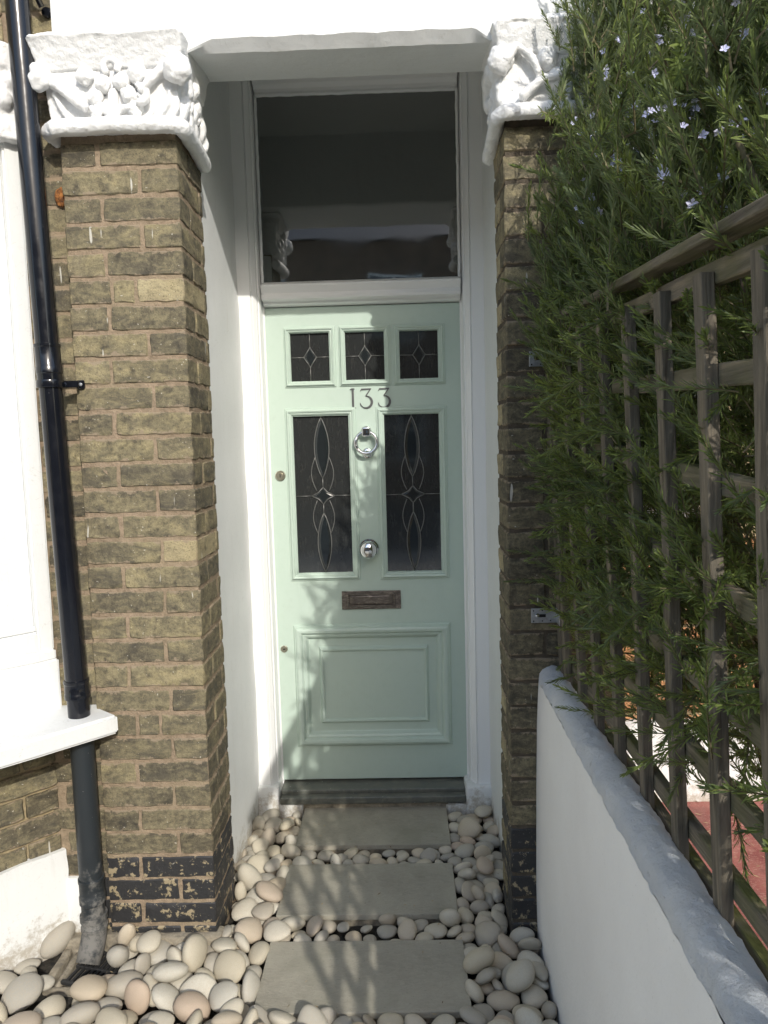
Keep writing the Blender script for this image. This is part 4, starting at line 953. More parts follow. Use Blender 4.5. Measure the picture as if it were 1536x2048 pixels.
# ================================================================== cobbles
PEB = [[8,-1.0595,-1.5858,-0.088,0.876,-0.091,-0.01,-0.473,0.0398,0.034,0.0197],[0,-1.0852,-1.4676,-0.0914,0.991,0.009,-0.014,0.131,0.0394,0.0275,0.0166],[5,-0.4652,-1.0988,-0.0814,0.834,-0.483,0.19,-0.191,0.0386,0.0271,0.0227],[8,-0.6434,-1.2536,-0.0827,0.62,-0.102,0.176,0.758,0.0477,0.0327,0.0213],[6,-0.8381,-1.3042,-0.0822,0.81,0.002,-0.1,0.578,0.0534,0.0479,0.0268],[7,-1.0685,-1.3658,-0.077,0.045,-0.36,-0.906,-0.216,0.0561,0.0346,0.0298],
[9,-1.1982,-1.4451,-0.0906,0.044,-0.494,-0.868,-0.004,0.0349,0.0287,0.017],[1,-0.7595,-1.1027,-0.0929,0.482,0.051,0.01,-0.874,0.0359,0.0305,0.016],[0,-0.5268,-1.0026,-0.0867,0.333,0.047,-0.08,0.938,0.0342,0.0313,0.0209],[6,-0.8009,-1.4821,-0.0867,0.623,0.041,0.06,0.779,0.0519,0.0365,0.0221],[1,-0.9034,-1.5005,-0.0875,0.931,-0.081,0.012,-0.355,0.037,0.0244,0.021],[0,-0.5792,-1.4403,-0.0928,0.144,0.029,-0.031,-0.989,0.0363,0.0225,0.0153],
[3,-0.3056,-1.3709,-0.0931,0.815,-0.053,-0.001,0.576,0.034,0.0296,0.0163],[3,-1.2596,-1.4515,-0.0898,0.574,-0.01,-0.076,0.815,0.039,0.0347,0.0195],[6,-0.7029,-1.0558,-0.0835,0.193,-0.508,0.734,-0.407,0.0406,0.0251,0.0245],[2,-1.1613,-0.935,-0.0752,0.057,0.205,0.883,0.419,0.0538,0.0416,0.0216],[6,-0.6235,-1.4944,-0.0856,0.63,0.043,-0.034,0.774,0.0439,0.0344,0.0236],[0,-0.9721,-0.9469,-0.0657,0.162,0.888,0.285,0.323,0.0609,0.0375,0.0363],
[0,-1.3839,-1.1422,-0.0906,0.781,-0.042,0.041,0.622,0.0397,0.0367,0.0172],[9,0.0864,-1.5637,-0.0841,0.936,-0.008,0.037,-0.349,0.047,0.0427,0.0241],[4,-0.2022,-1.395,-0.0902,0.942,0.254,0.048,0.217,0.0397,0.0242,0.0154],[7,-1.2446,-1.1938,-0.0573,0.893,-0.023,0.088,0.44,0.0553,0.0389,0.0256],[5,-1.2686,-1.1588,-0.0905,0.866,0.022,0.051,-0.497,0.0338,0.0304,0.0161],[7,-0.6879,-1.1341,-0.0727,0.95,-0.172,0.011,0.26,0.0555,0.0455,0.0336],
[0,-0.2316,-1.4905,-0.0813,0.692,0.02,-0.003,0.722,0.0584,0.0494,0.0267],[6,-0.4251,-1.4093,-0.0874,0.784,-0.049,0.007,-0.619,0.0415,0.0363,0.0217],[7,-1.1826,-1.3616,-0.0736,0.905,-0.044,0,-0.423,0.0616,0.0515,0.0324],[5,-1.3632,-1.2063,-0.0864,0.962,-0.12,0.005,0.245,0.0405,0.033,0.0197],[9,-1.2847,-0.9949,-0.078,0.726,-0.1,0.091,-0.674,0.0506,0.0354,0.0306],[0,-0.9226,-1.576,-0.0659,0.846,-0.398,-0.194,0.298,0.0592,0.0491,0.0271],
[1,-0.7019,-1.29,-0.0867,0.035,-0.043,-0.009,0.998,0.0434,0.0285,0.0226],[6,-0.7527,-1.281,-0.0478,0.906,-0.3,-0.077,0.287,0.0519,0.0424,0.0301],[6,-0.7425,-0.9777,-0.0901,0.041,-0.876,-0.475,0.07,0.0394,0.0268,0.0181],[5,-0.8436,-1.5379,-0.0785,0.8,-0.091,0.186,-0.563,0.0457,0.0314,0.0272],[4,-0.3891,-1.2994,-0.0836,0.099,-0.006,0.065,-0.993,0.0407,0.0382,0.0251],[4,-1.1591,-1.5055,-0.0666,0.628,0.184,0.691,0.308,0.0438,0.04,0.0248],
[5,-0.7315,-1.572,-0.0841,0.786,0.106,-0.046,-0.607,0.0499,0.0302,0.0219],[1,-0.3748,-0.888,-0.08,0.807,0.121,0.153,0.558,0.0517,0.0442,0.0278],[2,-0.8647,-1.4564,-0.0833,0.75,-0.025,0.064,0.657,0.0417,0.0272,0.0243],[0,-0.7721,-1.3924,-0.0858,0.987,-0.027,0.03,-0.156,0.0486,0.0438,0.0223],[8,-0.2334,-1.3433,-0.0751,0.198,0.048,0.018,-0.979,0.0559,0.0366,0.0326],[6,-0.6413,-0.9894,-0.0807,0.018,0.465,0.885,-0.002,0.0499,0.0473,0.0274],
[6,-1.3422,-1.2609,-0.0885,0.008,-0.018,0.989,-0.144,0.0327,0.0267,0.0196],[1,-0.5343,-1.0944,-0.0891,0.757,-0.009,0.028,0.653,0.0404,0.0353,0.02],[1,-0.1611,-1.3734,-0.0401,0.099,0.887,0.45,0.016,0.0521,0.0423,0.0264],[2,-0.9929,-1.3251,-0.0761,0.663,0.048,-0.112,-0.739,0.057,0.035,0.0309],[0,-1.3078,-1.101,-0.0833,0.454,-0.022,0.015,-0.891,0.057,0.0356,0.0247],[0,-1.1223,-1.2984,-0.0901,0.011,-0.114,0.993,-0.032,0.0402,0.0356,0.0182],
[5,-1.3081,-1.3487,-0.0836,0.915,0.125,-0.026,0.382,0.0478,0.0381,0.0214],[6,-0.4274,-0.6414,-0.0527,0.771,-0.321,0.42,0.354,0.06,0.043,0.0359],[9,-0.7183,-1.2118,-0.0829,0.994,-0.093,-0.054,0.012,0.0478,0.0354,0.0252],[7,-0.9602,-1.3934,-0.0854,0.039,0.998,0.005,0.047,0.0378,0.032,0.0228],[5,-0.3077,-1.5191,-0.0844,0.829,-0.053,0.006,-0.556,0.0495,0.0326,0.0217],[2,-0.4651,-1.2313,-0.0659,0.386,-0.016,0.353,0.852,0.0593,0.0493,0.0367],
[0,-0.5504,-1.567,-0.0865,0.723,-0.023,-0.002,-0.69,0.0513,0.0485,0.0215],[3,-0.4371,-1.5866,-0.089,0.003,-0.562,-0.823,0.085,0.0347,0.0293,0.0187],[0,-1.0564,-1.2896,-0.0812,0.068,-0.605,-0.782,0.131,0.0474,0.0344,0.0265],[1,-0.7132,-1.4711,-0.0533,0.339,0.222,0.911,0.074,0.0435,0.0404,0.0236],[5,-0.7348,-1.3734,-0.0467,0.511,0.141,0.099,0.842,0.0615,0.0373,0.0251],[0,-0.6968,-1.3546,-0.0872,0.261,0.567,0.738,0.257,0.0356,0.0234,0.022],
[1,-0.686,-1.5142,-0.0873,0.613,-0.017,-0.009,0.79,0.0474,0.0319,0.0218],[6,-0.7161,-1.5369,-0.0307,0.052,0.612,-0.117,0.78,0.0383,0.031,0.02],[5,-0.5444,-1.3384,-0.0853,0.393,0.036,-0.189,-0.899,0.0369,0.0251,0.0206],[5,-0.2992,-1.4362,-0.08,0.295,0.884,0.362,0.01,0.0496,0.0342,0.0228],[2,-0.2602,-1.5313,-0.0343,0.699,0.207,-0.008,-0.684,0.057,0.0518,0.0298],[2,-0.492,-1.5553,-0.0557,0.442,0.036,0.146,0.884,0.0584,0.0495,0.0228],
[0,-1.171,-1.2315,-0.0753,0.152,0.987,0.048,-0.008,0.0581,0.0479,0.0327],[0,-1.2415,-1.3944,-0.092,0.802,-0.002,-0.02,-0.597,0.0331,0.0207,0.016],[0,-1.2122,-1.5651,-0.0763,0.042,-0.017,0.021,-0.999,0.0567,0.0482,0.0317],[0,-0.4916,-1.312,-0.0806,0.441,-0.351,-0.273,0.779,0.0349,0.0291,0.0185],[9,-1.1094,-1.412,-0.0886,0.954,0,-0.036,-0.297,0.036,0.0281,0.0194],[2,-0.9129,-1.3439,-0.0893,0.052,-0.211,-0.976,0.015,0.0376,0.0297,0.0181],
[8,-0.6529,-1.5329,-0.0242,0.481,-0.06,0.872,0.066,0.0511,0.0482,0.0317],[5,-1.2372,-0.9415,-0.0787,0.21,0.258,0.914,0.231,0.0449,0.0418,0.0188],[3,-0.3277,-1.086,-0.0844,0.113,0.636,-0.763,-0.034,0.0408,0.029,0.024],[2,0.4918,-1.5993,-0.0571,0.98,-0.191,0.052,0.029,0.034,0.0209,0.0206],[5,-0.5073,-1.4599,-0.0722,0.152,-0.423,-0.707,0.545,0.0444,0.0365,0.027],[5,-0.5729,-0.9687,-0.0856,0.777,-0.36,-0.148,0.495,0.0331,0.0249,0.0185],
[6,-0.6077,-1.078,-0.0868,0.462,0,-0.027,0.886,0.043,0.0373,0.0223],[7,-1.1603,-1.5743,-0.0402,0.4,0.306,-0.057,0.862,0.046,0.0397,0.0185],[5,0.4885,-1.4686,-0.0471,0.829,0.113,-0.049,-0.545,0.0422,0.0385,0.0201],[2,-1.3272,-1.2249,-0.0538,0.291,0.116,-0.943,-0.111,0.0456,0.0431,0.0213],[6,-1.2757,-1.5142,-0.0888,0.097,-0.986,0.13,0.029,0.034,0.0277,0.0193],[4,-0.6307,-1.1948,-0.0629,0.274,-0.602,-0.484,-0.573,0.0473,0.0423,0.0229],
[7,0.2702,-0.8517,-0.0687,0.646,-0.371,-0.272,-0.609,0.0414,0.036,0.0236],[2,-1.2273,-1.4807,-0.044,0.497,0.372,-0.242,0.746,0.0558,0.048,0.0302],[5,-0.9837,-1.5468,-0.0878,0.459,0.073,-0.149,-0.872,0.0463,0.0299,0.0176],[3,-1.2586,-1.2267,-0.0923,0.032,0.199,-0.979,0.024,0.0409,0.0341,0.0159],[0,-0.9154,-1.4308,-0.0527,0.559,0.117,-0.144,0.808,0.0508,0.034,0.0297],[1,-0.4968,-1.3816,-0.0809,0.017,0.983,0.181,0.03,0.0448,0.038,0.0268],
[7,-1.3649,-1.552,-0.0793,0.054,-0.846,-0.53,-0.005,0.0614,0.0557,0.029],[6,-0.5085,-1.042,-0.0392,0.458,-0.436,0.443,-0.635,0.055,0.0493,0.0305],[7,-0.7622,-1.3153,-0.0883,0.461,0.01,0.042,0.886,0.038,0.025,0.0186],[4,-0.6034,-1.5698,-0.0559,0.01,-0.843,0.525,-0.114,0.0516,0.0412,0.0229],[8,-0.6205,-1.3711,-0.0799,0.018,-0.053,0.998,-0.01,0.0479,0.0444,0.0293],[7,-0.9717,-1.4717,-0.0866,0.97,-0.12,-0.049,0.205,0.0493,0.0389,0.0196],
[4,-0.1962,-1.5076,-0.012,0.369,0.87,-0.052,-0.323,0.0407,0.0353,0.0173],[3,-0.5699,-1.0351,-0.0677,0.479,0.08,0.641,0.594,0.0435,0.0373,0.0228],[7,-1.3542,-1.4471,-0.0834,0.037,-0.014,-0.083,0.996,0.0605,0.0433,0.0234],[1,-1.2934,-1.5604,-0.0444,0.688,0.527,0.498,0.041,0.0481,0.0427,0.0235],[7,0.0815,-1.2727,-0.0857,0.019,-0.005,-0.991,-0.134,0.0362,0.0312,0.0216],[2,-1.3242,-1.4678,-0.0356,0.94,0.274,0.202,0.022,0.0547,0.0443,0.0288],
[4,-0.596,-1.3056,-0.0852,0.293,-0.022,0.326,0.899,0.0394,0.0291,0.0166],[8,-0.5477,-1.1888,-0.0728,0.355,0.597,-0.704,-0.146,0.0518,0.0452,0.0265],[3,-0.2973,-1.3983,-0.0306,0.713,0.007,0.582,0.391,0.0554,0.0405,0.0304],[7,-1.0917,-1.5591,-0.0569,0.468,-0.022,0.095,-0.879,0.0443,0.0287,0.0211],[1,-0.2303,-1.4062,-0.0352,0.519,0.673,-0.144,-0.506,0.0561,0.0365,0.0297],[4,-0.4191,-1.4855,-0.073,0.182,-0.85,0.475,0.136,0.0592,0.0485,0.0254],
[7,-0.4607,-1.4914,-0.0336,0.15,-0.839,-0.434,-0.292,0.0338,0.0312,0.0207],[0,0.3294,-1.4926,-0.0734,0.076,0.019,0.955,-0.286,0.0514,0.0406,0.0305],[1,-1.3576,-1.0472,-0.0889,0.015,0.786,0.615,0.057,0.0429,0.0322,0.019],[2,-0.5529,-1.2648,-0.0841,0.089,-0.046,-0.995,0.028,0.046,0.0347,0.0227],[8,-0.3508,-1.4137,-0.058,0.278,-0.628,0.474,-0.551,0.0575,0.0481,0.0228],[9,-0.7704,-1.5191,-0.049,0.057,-0.242,-0.967,0.05,0.0451,0.0312,0.0222],
[2,-0.7429,-1.5022,-0.0894,0.93,0.093,0.245,0.257,0.0322,0.0218,0.0153],[0,-1.3879,-1.0943,-0.0652,0.539,-0.217,-0.089,0.809,0.0389,0.0321,0.0203],[5,-0.9833,-1.4699,-0.0294,0.24,-0.684,-0.643,0.248,0.0604,0.0488,0.0238],[5,-1.2911,-1.3886,-0.0473,0.63,0.319,-0.175,0.686,0.0507,0.0393,0.0277],[2,-0.8689,-1.2169,-0.0792,0.508,-0.001,-0.09,-0.856,0.0488,0.0372,0.0279],[3,-1.0309,-1.0237,-0.0941,0.305,0.002,0.008,-0.952,0.0389,0.0251,0.0151],
[0,-0.4516,-1.0354,-0.0831,0.717,0.118,0.052,0.685,0.0396,0.0334,0.0238],[5,-1.1275,-1.5941,-0.0255,0.91,0.375,0.169,0.048,0.0358,0.0307,0.0154],[5,-0.1793,-1.5726,-0.0218,0.408,0.864,0.289,0.06,0.0617,0.0409,0.0274],[4,-0.5764,-0.9816,-0.0298,0.965,-0.208,-0.019,-0.159,0.0545,0.0422,0.0336],[0,-0.3418,-0.7306,-0.0472,0.953,-0.144,0.17,-0.207,0.0523,0.0467,0.0244],[7,-0.3258,-0.9888,-0.0834,0.602,-0.144,-0.113,0.777,0.0458,0.0352,0.0225],
[0,-0.3964,-1.5086,-0.0314,0.229,-0.853,-0.426,0.196,0.0521,0.0385,0.0234],[9,-0.2853,-1.3265,-0.0449,0.007,0.592,-0.069,-0.803,0.0452,0.0288,0.0195],[3,-0.7918,-1.5849,-0.0858,0.162,-0.728,-0.666,0.013,0.0364,0.0311,0.0216],[9,-1.1044,-1.5207,-0.0847,0.008,-0.346,0.905,0.246,0.0379,0.0263,0.0213],[6,-1.0583,-1.1053,-0.0849,0.933,-0.082,0.012,-0.35,0.0492,0.0363,0.0241],[4,-0.4234,-0.9518,-0.0909,0.775,-0.043,0.025,-0.63,0.0393,0.0332,0.0175],
[4,-1.0403,-1.5146,-0.094,0.033,0.272,-0.958,-0.085,0.0328,0.0234,0.0136],[6,-0.5548,-1.4893,-0.0901,0.104,0.035,-0.046,0.993,0.0374,0.0294,0.0189],[2,-0.6623,-1.5865,-0.0853,0.505,0.187,-0.098,0.837,0.0397,0.0375,0.0157],[9,-0.565,-1.5028,-0.0547,0.997,0.02,-0.064,-0.043,0.0339,0.0318,0.019],[2,-1.2184,-1.4133,-0.0406,0.372,-0.163,0.857,0.316,0.044,0.04,0.0209],[1,-1.2907,-1.5938,-0.0858,0.546,-0.152,-0.297,-0.768,0.0304,0.0224,0.0168],
[3,-0.3914,-1.3623,-0.0511,0.609,-0.35,-0.528,-0.477,0.0478,0.0425,0.0234],[0,-0.7345,-1.5887,-0.0442,0.853,0.175,-0.327,-0.368,0.0352,0.0271,0.014],[7,-0.5492,-1.3672,-0.0418,0.01,0.549,0.834,0.044,0.0485,0.0435,0.0255],[4,-0.4211,-1.5598,-0.0613,0.686,0.224,0.321,0.613,0.0352,0.0236,0.0181],[2,-0.3394,-1.567,-0.0557,0.83,0.323,-0.22,-0.397,0.0568,0.0362,0.0285],[0,-0.3963,-1.0842,-0.0595,0.898,0.328,-0.113,-0.27,0.0565,0.0471,0.0236],
[8,-0.8367,-1.3895,-0.0687,0.233,0.677,0.679,0.161,0.0394,0.0354,0.0206],[5,-0.4809,-0.9715,-0.0914,0.122,-0.904,0.393,-0.115,0.0347,0.0277,0.0141],[7,-0.607,-1.4476,-0.0357,0.153,0.867,0.469,0.076,0.055,0.0514,0.0336],[2,-0.3837,-1.0276,-0.0834,0.483,-0.007,0.021,0.875,0.0484,0.0345,0.0241],[0,-1.1418,-1.4364,-0.0623,0.072,-0.39,-0.838,-0.375,0.044,0.0413,0.0196],[6,-1.2088,-1.0378,-0.0752,0.158,0.306,0.904,-0.252,0.0501,0.0331,0.0258],
[7,-0.1081,-1.3991,-0.0775,0.021,0.133,-0.979,0.156,0.0476,0.0442,0.0289],[5,-1.3767,-1.3044,-0.071,0.861,0.455,-0.056,-0.222,0.0465,0.0409,0.0251],[6,-0.4018,-1.4124,-0.0561,0.045,-0.984,0.062,0.162,0.0293,0.0267,0.0148],[6,-0.2725,-1.275,-0.0752,0.834,0.137,0.3,-0.442,0.0433,0.034,0.0228],[7,-0.3824,-1.5939,-0.0814,0.902,-0.012,0.343,0.26,0.0357,0.0251,0.0205],[3,-0.8403,-1.4748,-0.047,0.164,-0.506,-0.837,0.133,0.0459,0.0294,0.0177],
[3,-0.6631,-0.9989,-0.0378,0.823,0.132,-0.004,-0.553,0.0418,0.0392,0.0219],[5,-0.7068,-0.9692,-0.0629,0.261,-0.8,-0.468,0.272,0.0341,0.0232,0.0202],[5,-0.4371,-1.5818,-0.0222,0.131,-0.836,0.532,-0.011,0.0412,0.0317,0.0202],[1,-0.5653,-1.5487,-0.0216,0.12,0.866,0.468,-0.128,0.0381,0.0239,0.0201],[2,-0.1965,-1.3223,-0.0065,0.044,0.371,-0.927,0.016,0.0539,0.0501,0.0296],[6,-1.3657,-1.5633,-0.0106,0.629,-0.141,-0.541,0.539,0.0601,0.0414,0.0365],
[9,-1.1141,-1.4772,-0.0513,0.285,0.283,-0.318,0.859,0.0333,0.0237,0.0194],[8,-1.397,-1.4737,-0.0529,0.593,0.499,0.117,-0.621,0.0358,0.025,0.0179],[7,-0.5258,-0.9563,-0.0727,0.649,0.476,-0.512,0.3,0.0312,0.0242,0.0157],[1,-0.5291,-1.2956,-0.0569,0.971,0.1,0.089,0.196,0.0353,0.0316,0.015],[4,-0.4614,-1.4233,-0.0382,0.005,-0.588,0.756,-0.287,0.0422,0.0351,0.0236],[9,-0.3836,-1.1854,-0.0883,0.003,0.116,0.131,-0.985,0.0354,0.0284,0.0171],
[6,-0.3618,-0.2074,-0.0837,0.028,0.932,-0.293,0.209,0.0349,0.0231,0.0208],[8,-1.0243,-1.4073,-0.0455,0.307,-0.669,-0.65,-0.187,0.0609,0.0512,0.0233],[9,-0.9097,-1.4643,0.0017,0.027,0.279,-0.835,-0.474,0.0566,0.037,0.0322],[9,-0.6746,-1.3942,-0.0305,0.184,0.688,-0.613,-0.341,0.0486,0.0414,0.024],[8,-1.0619,-0.9386,-0.0886,0.014,-0.959,-0.285,-0.001,0.0425,0.0346,0.0202],[1,-0.1234,-1.3136,-0.0658,0.22,-0.484,-0.786,-0.315,0.0587,0.045,0.026],
[5,-1.0231,-1.5385,-0.0606,0.533,0.179,-0.117,-0.819,0.0459,0.0325,0.0233],[2,-0.3374,-1.2398,-0.0856,0.038,-0.161,-0.986,0.038,0.0476,0.0397,0.0217],[5,-0.8167,-1.5048,-0.0108,0.075,0.703,0.706,-0.052,0.0422,0.0342,0.0233],[2,-0.8443,-1.581,-0.0408,0.311,-0.801,-0.497,-0.121,0.0486,0.0349,0.0233],[5,-0.1358,-1.4676,-0.0312,0.462,0.074,0.055,-0.882,0.0514,0.0484,0.0246],[5,-1.112,-1.5285,-0.0302,0.109,0.534,-0.8,0.249,0.0358,0.0297,0.0155],
[0,-0.6597,-1.6003,-0.03,0.123,-0.02,-0.851,-0.51,0.0381,0.0266,0.0163],[4,-0.6801,-1.4284,-0.0851,0.81,-0.106,-0.096,0.569,0.0447,0.0334,0.023],[3,-0.4424,-1.3228,-0.0653,0.137,0.783,0.344,0.501,0.0553,0.0389,0.0223],[5,-0.5399,-1.5989,-0.028,0.472,0.447,0.352,-0.673,0.0334,0.0313,0.018],[7,-0.9345,-1.2707,-0.088,0.016,-0.813,-0.581,0.026,0.0411,0.0373,0.0201],[5,-0.7815,-1.4416,-0.0523,0.407,0.086,0.056,0.908,0.0448,0.0346,0.0203],
[8,-0.3506,-1.3121,-0.0392,0.164,-0.002,-0.308,-0.937,0.0419,0.0318,0.0233],[1,-0.3467,-0.8087,-0.0676,0.759,0.028,-0.004,-0.651,0.0408,0.0367,0.0166],[3,-0.5265,-1.4458,-0.0107,0.132,0.544,-0.828,-0.048,0.0532,0.036,0.0276],[2,-1.0514,-1.4793,-0.0415,0.721,0.485,0.445,-0.215,0.0532,0.0388,0.0277],[1,-0.6047,-1.146,-0.0793,0.423,0.226,-0.006,0.877,0.0472,0.0296,0.023],[7,-0.7419,-1.4707,-0.0094,0.553,0.352,-0.389,-0.647,0.0541,0.0356,0.027],
[0,-1.3773,-1.4069,-0.0404,0.521,-0.084,-0.389,-0.755,0.0531,0.0433,0.0243],[4,-1.0503,-1.5925,-0.0459,0.071,-0.022,-0.929,-0.362,0.0418,0.0336,0.016],[6,-1.3733,-1.0493,-0.0276,0.332,0.369,0.211,-0.842,0.0356,0.0236,0.0182],[1,-1.0107,-1.2389,-0.073,0.067,0.384,0.236,0.89,0.0445,0.0271,0.0272],[5,-1.315,-1.0596,-0.0526,0.104,0.228,0.95,-0.186,0.0422,0.0314,0.0169],[9,-0.2783,-1.5927,-0.018,0.255,-0.008,-0.298,0.92,0.0361,0.0287,0.02],
[0,-1.3903,-1.3703,-0.0919,0.067,0.854,0.516,-0.021,0.0347,0.0265,0.0164],[2,-1.2053,-1.592,-0.0054,0.203,-0.889,-0.408,-0.043,0.0336,0.0287,0.0139],[8,-0.6218,-1.1011,-0.021,0.63,-0.45,0.09,0.627,0.0552,0.0445,0.0289],[8,-0.887,-1.3445,-0.0411,0.01,-0.367,0.918,0.152,0.0564,0.0493,0.0334],[7,-0.3335,-1.339,-0.0757,0.323,0.793,-0.147,0.495,0.0352,0.0238,0.02],[3,-0.0094,-1.4317,-0.0853,0.027,-0.583,0.811,-0.032,0.0382,0.0259,0.023],
[8,-1.2357,-1.5825,-0.0344,0.657,0.184,-0.039,-0.73,0.0384,0.0307,0.0153],[5,-1.0616,-1.2039,-0.087,0.635,-0.02,-0.1,-0.766,0.0399,0.0349,0.0187],[7,-0.7961,-1.1742,-0.0902,0.002,-0.619,-0.784,-0.046,0.046,0.0295,0.0179],[1,-0.4664,-1.1506,-0.0745,0.041,-0.047,-0.47,0.881,0.0579,0.0378,0.0256],[8,-0.6608,-1.0592,-0.0652,0.132,0.68,-0.163,0.702,0.0362,0.0292,0.0185],[4,-0.9998,-1.0792,-0.0868,0.631,0.058,0.121,0.764,0.0392,0.0235,0.0215],
[1,-0.3875,-1.4306,0.0061,0.329,0.212,-0.358,-0.847,0.0593,0.0533,0.0341],[3,-0.3238,-1.2993,-0.0856,0.925,0.22,-0.307,-0.036,0.0305,0.02,0.0176],[9,-1.1354,-1.018,-0.0863,0.922,-0.01,0.03,-0.386,0.0543,0.0421,0.0219],[8,-1.1124,-1.1591,-0.0825,0.203,0.971,0.03,0.125,0.0542,0.033,0.0227],[9,-0.1981,-1.4721,-0.0509,0.098,-0.138,0.04,-0.985,0.0338,0.0219,0.0128],[6,-0.2812,-0.921,-0.0622,0.165,-0.055,-0.13,0.976,0.0457,0.0376,0.0189],
[9,-0.324,-1.4958,-0.0283,0.756,0.134,-0.389,-0.509,0.0467,0.0366,0.0186],[5,-0.7459,-0.9596,-0.0399,0.407,0.723,-0.301,0.471,0.0419,0.0259,0.0174],[1,-0.6626,-1.3119,-0.0447,0.042,0.32,0.931,0.17,0.0516,0.0396,0.0224],[3,-0.3461,-0.813,-0.096,0.897,-0.052,-0.003,0.44,0.0305,0.027,0.0131],[8,-0.8286,-1.4172,-0.018,0.139,0.398,0.905,-0.052,0.0527,0.0439,0.0255],[9,-0.778,-1.5815,-0.0335,0.149,0.505,-0.521,-0.672,0.0439,0.028,0.0261],
[0,-1.1247,-1.5897,-0.0892,0.029,-0.521,0.849,0.079,0.0312,0.0273,0.0192],[6,-1.3045,-1.5195,-0.0325,0.212,0.554,-0.486,0.641,0.0423,0.0401,0.0175],[1,-0.3463,-1.2622,-0.0494,0.1,-0.177,0.951,0.235,0.0336,0.0264,0.0169],[5,0.0245,-1.5254,-0.0336,0.101,-0.986,0.023,-0.131,0.0585,0.0511,0.0288],[1,-1.0615,-1.5315,-0.0238,0.849,0.258,0.462,0.006,0.0302,0.0243,0.0178],[2,-0.4704,-1.5269,0.0012,0.018,0.113,-0.99,0.085,0.0467,0.0369,0.0198],
[0,-1.3052,-1.2827,-0.0719,0.402,-0.27,-0.818,-0.31,0.0433,0.0361,0.0165],[4,-0.3583,-1.5747,0.0039,0.313,-0.153,-0.084,0.934,0.0581,0.0379,0.0342],[2,-1.2617,-1.5868,-0.0099,0.284,-0.528,0.624,-0.501,0.0334,0.0252,0.0145],[5,-0.2764,-1.5438,0.0324,0.03,0.642,-0.765,0.028,0.0567,0.0506,0.0347],[3,0.5051,-1.5431,-0.0291,0.769,0.035,-0.017,0.638,0.0482,0.031,0.0268],[7,-1.3339,-1.0111,-0.0407,0.098,-0.462,0.31,0.825,0.0422,0.0382,0.0206],
[9,-0.9779,-1.1613,-0.0754,0.927,0.149,-0.072,0.335,0.0571,0.053,0.028],[2,-1.3485,-1.1553,-0.0513,0.126,-0.007,-0.223,0.967,0.0481,0.037,0.0248],[6,-1.1311,-1.3144,-0.0412,0.107,0.444,-0.872,0.177,0.0595,0.0509,0.0233],[6,-0.6946,-1.5885,-0.0535,0.043,-0.841,-0.534,-0.077,0.0342,0.029,0.0154],[4,-0.7695,-1.1825,-0.0454,0.352,-0.044,0.043,0.934,0.058,0.045,0.0274],[6,-0.9003,-1.5121,-0.0413,0.047,-0.172,0.131,0.975,0.0543,0.0349,0.023],
[2,-1.1654,-1.1527,-0.054,0.839,-0.231,-0.068,0.487,0.0484,0.0453,0.0243],[0,-0.8838,-1.5973,-0.0076,0.07,-0.125,0.873,0.466,0.0357,0.026,0.0197],[5,-1.3854,-1.3488,-0.0501,0.737,-0.61,0.242,0.162,0.0351,0.0296,0.0189],[7,-1.2449,-1.2893,-0.0778,0.698,0.274,0.097,0.654,0.0442,0.0332,0.0273],[1,0.4001,-1.4536,-0.0443,0.074,0.94,0.332,0.028,0.0508,0.0451,0.0209],[0,-0.5576,-1.1228,-0.0422,0.252,0.967,0.015,0.035,0.0511,0.043,0.0264],
[2,-1.3959,-1.2009,-0.0498,0.402,-0.42,0.764,-0.28,0.0381,0.0354,0.0169],[0,-0.9473,-1.0995,-0.0923,0.012,-0.988,-0.142,0.055,0.0331,0.0278,0.0159],[7,-0.7417,-1.0441,-0.0494,0.746,-0.255,-0.281,-0.548,0.0474,0.0329,0.0279],[2,-1.4048,-1.5207,-0.046,0.662,-0.408,-0.274,0.565,0.0284,0.0225,0.0122],[2,-0.2417,-0.8531,-0.0828,0.239,0.965,0.104,0.026,0.0401,0.0346,0.0223],[9,0.0008,-1.3478,-0.0468,0.047,0.876,-0.44,0.194,0.0413,0.0322,0.0217],
[5,-0.9724,-1.5754,-0.0252,0.335,-0.353,0.844,-0.227,0.0529,0.0395,0.0295],[2,-0.3837,-1.2071,-0.052,0.183,-0.949,0.156,-0.203,0.0464,0.0409,0.0208],[7,-1.1875,-1.0857,-0.0936,0.547,-0.056,0.045,-0.834,0.0354,0.0252,0.0136],[1,-1.2835,-1.3118,-0.0314,0.856,0.301,0.084,-0.411,0.0547,0.0424,0.0272],[3,-0.3819,-0.9675,-0.0627,0.304,-0.327,-0.769,0.458,0.0399,0.0274,0.0178],[4,-0.3161,-1.1586,-0.0692,0.585,0.456,0.327,0.585,0.049,0.0381,0.0207],
[1,-0.0628,-1.3429,-0.031,0.782,-0.071,0.055,0.616,0.0559,0.0385,0.0346],[2,-0.7325,-1.0027,-0.0192,0.575,0.777,-0.209,0.149,0.0491,0.0338,0.0211],[5,-0.5118,-1.5066,-0.0312,0.43,-0.072,0.15,0.887,0.0332,0.0225,0.0144],[5,-0.4866,-1.591,-0.0138,0.288,-0.185,-0.331,0.88,0.0361,0.0262,0.0145],[4,-0.4725,-1.4602,0.0276,0.084,0.616,0.783,0.019,0.0596,0.0428,0.0232],[0,1.7395,-1.0351,-0.081,0.019,-0.636,-0.77,0.049,0.0606,0.0441,0.0272],
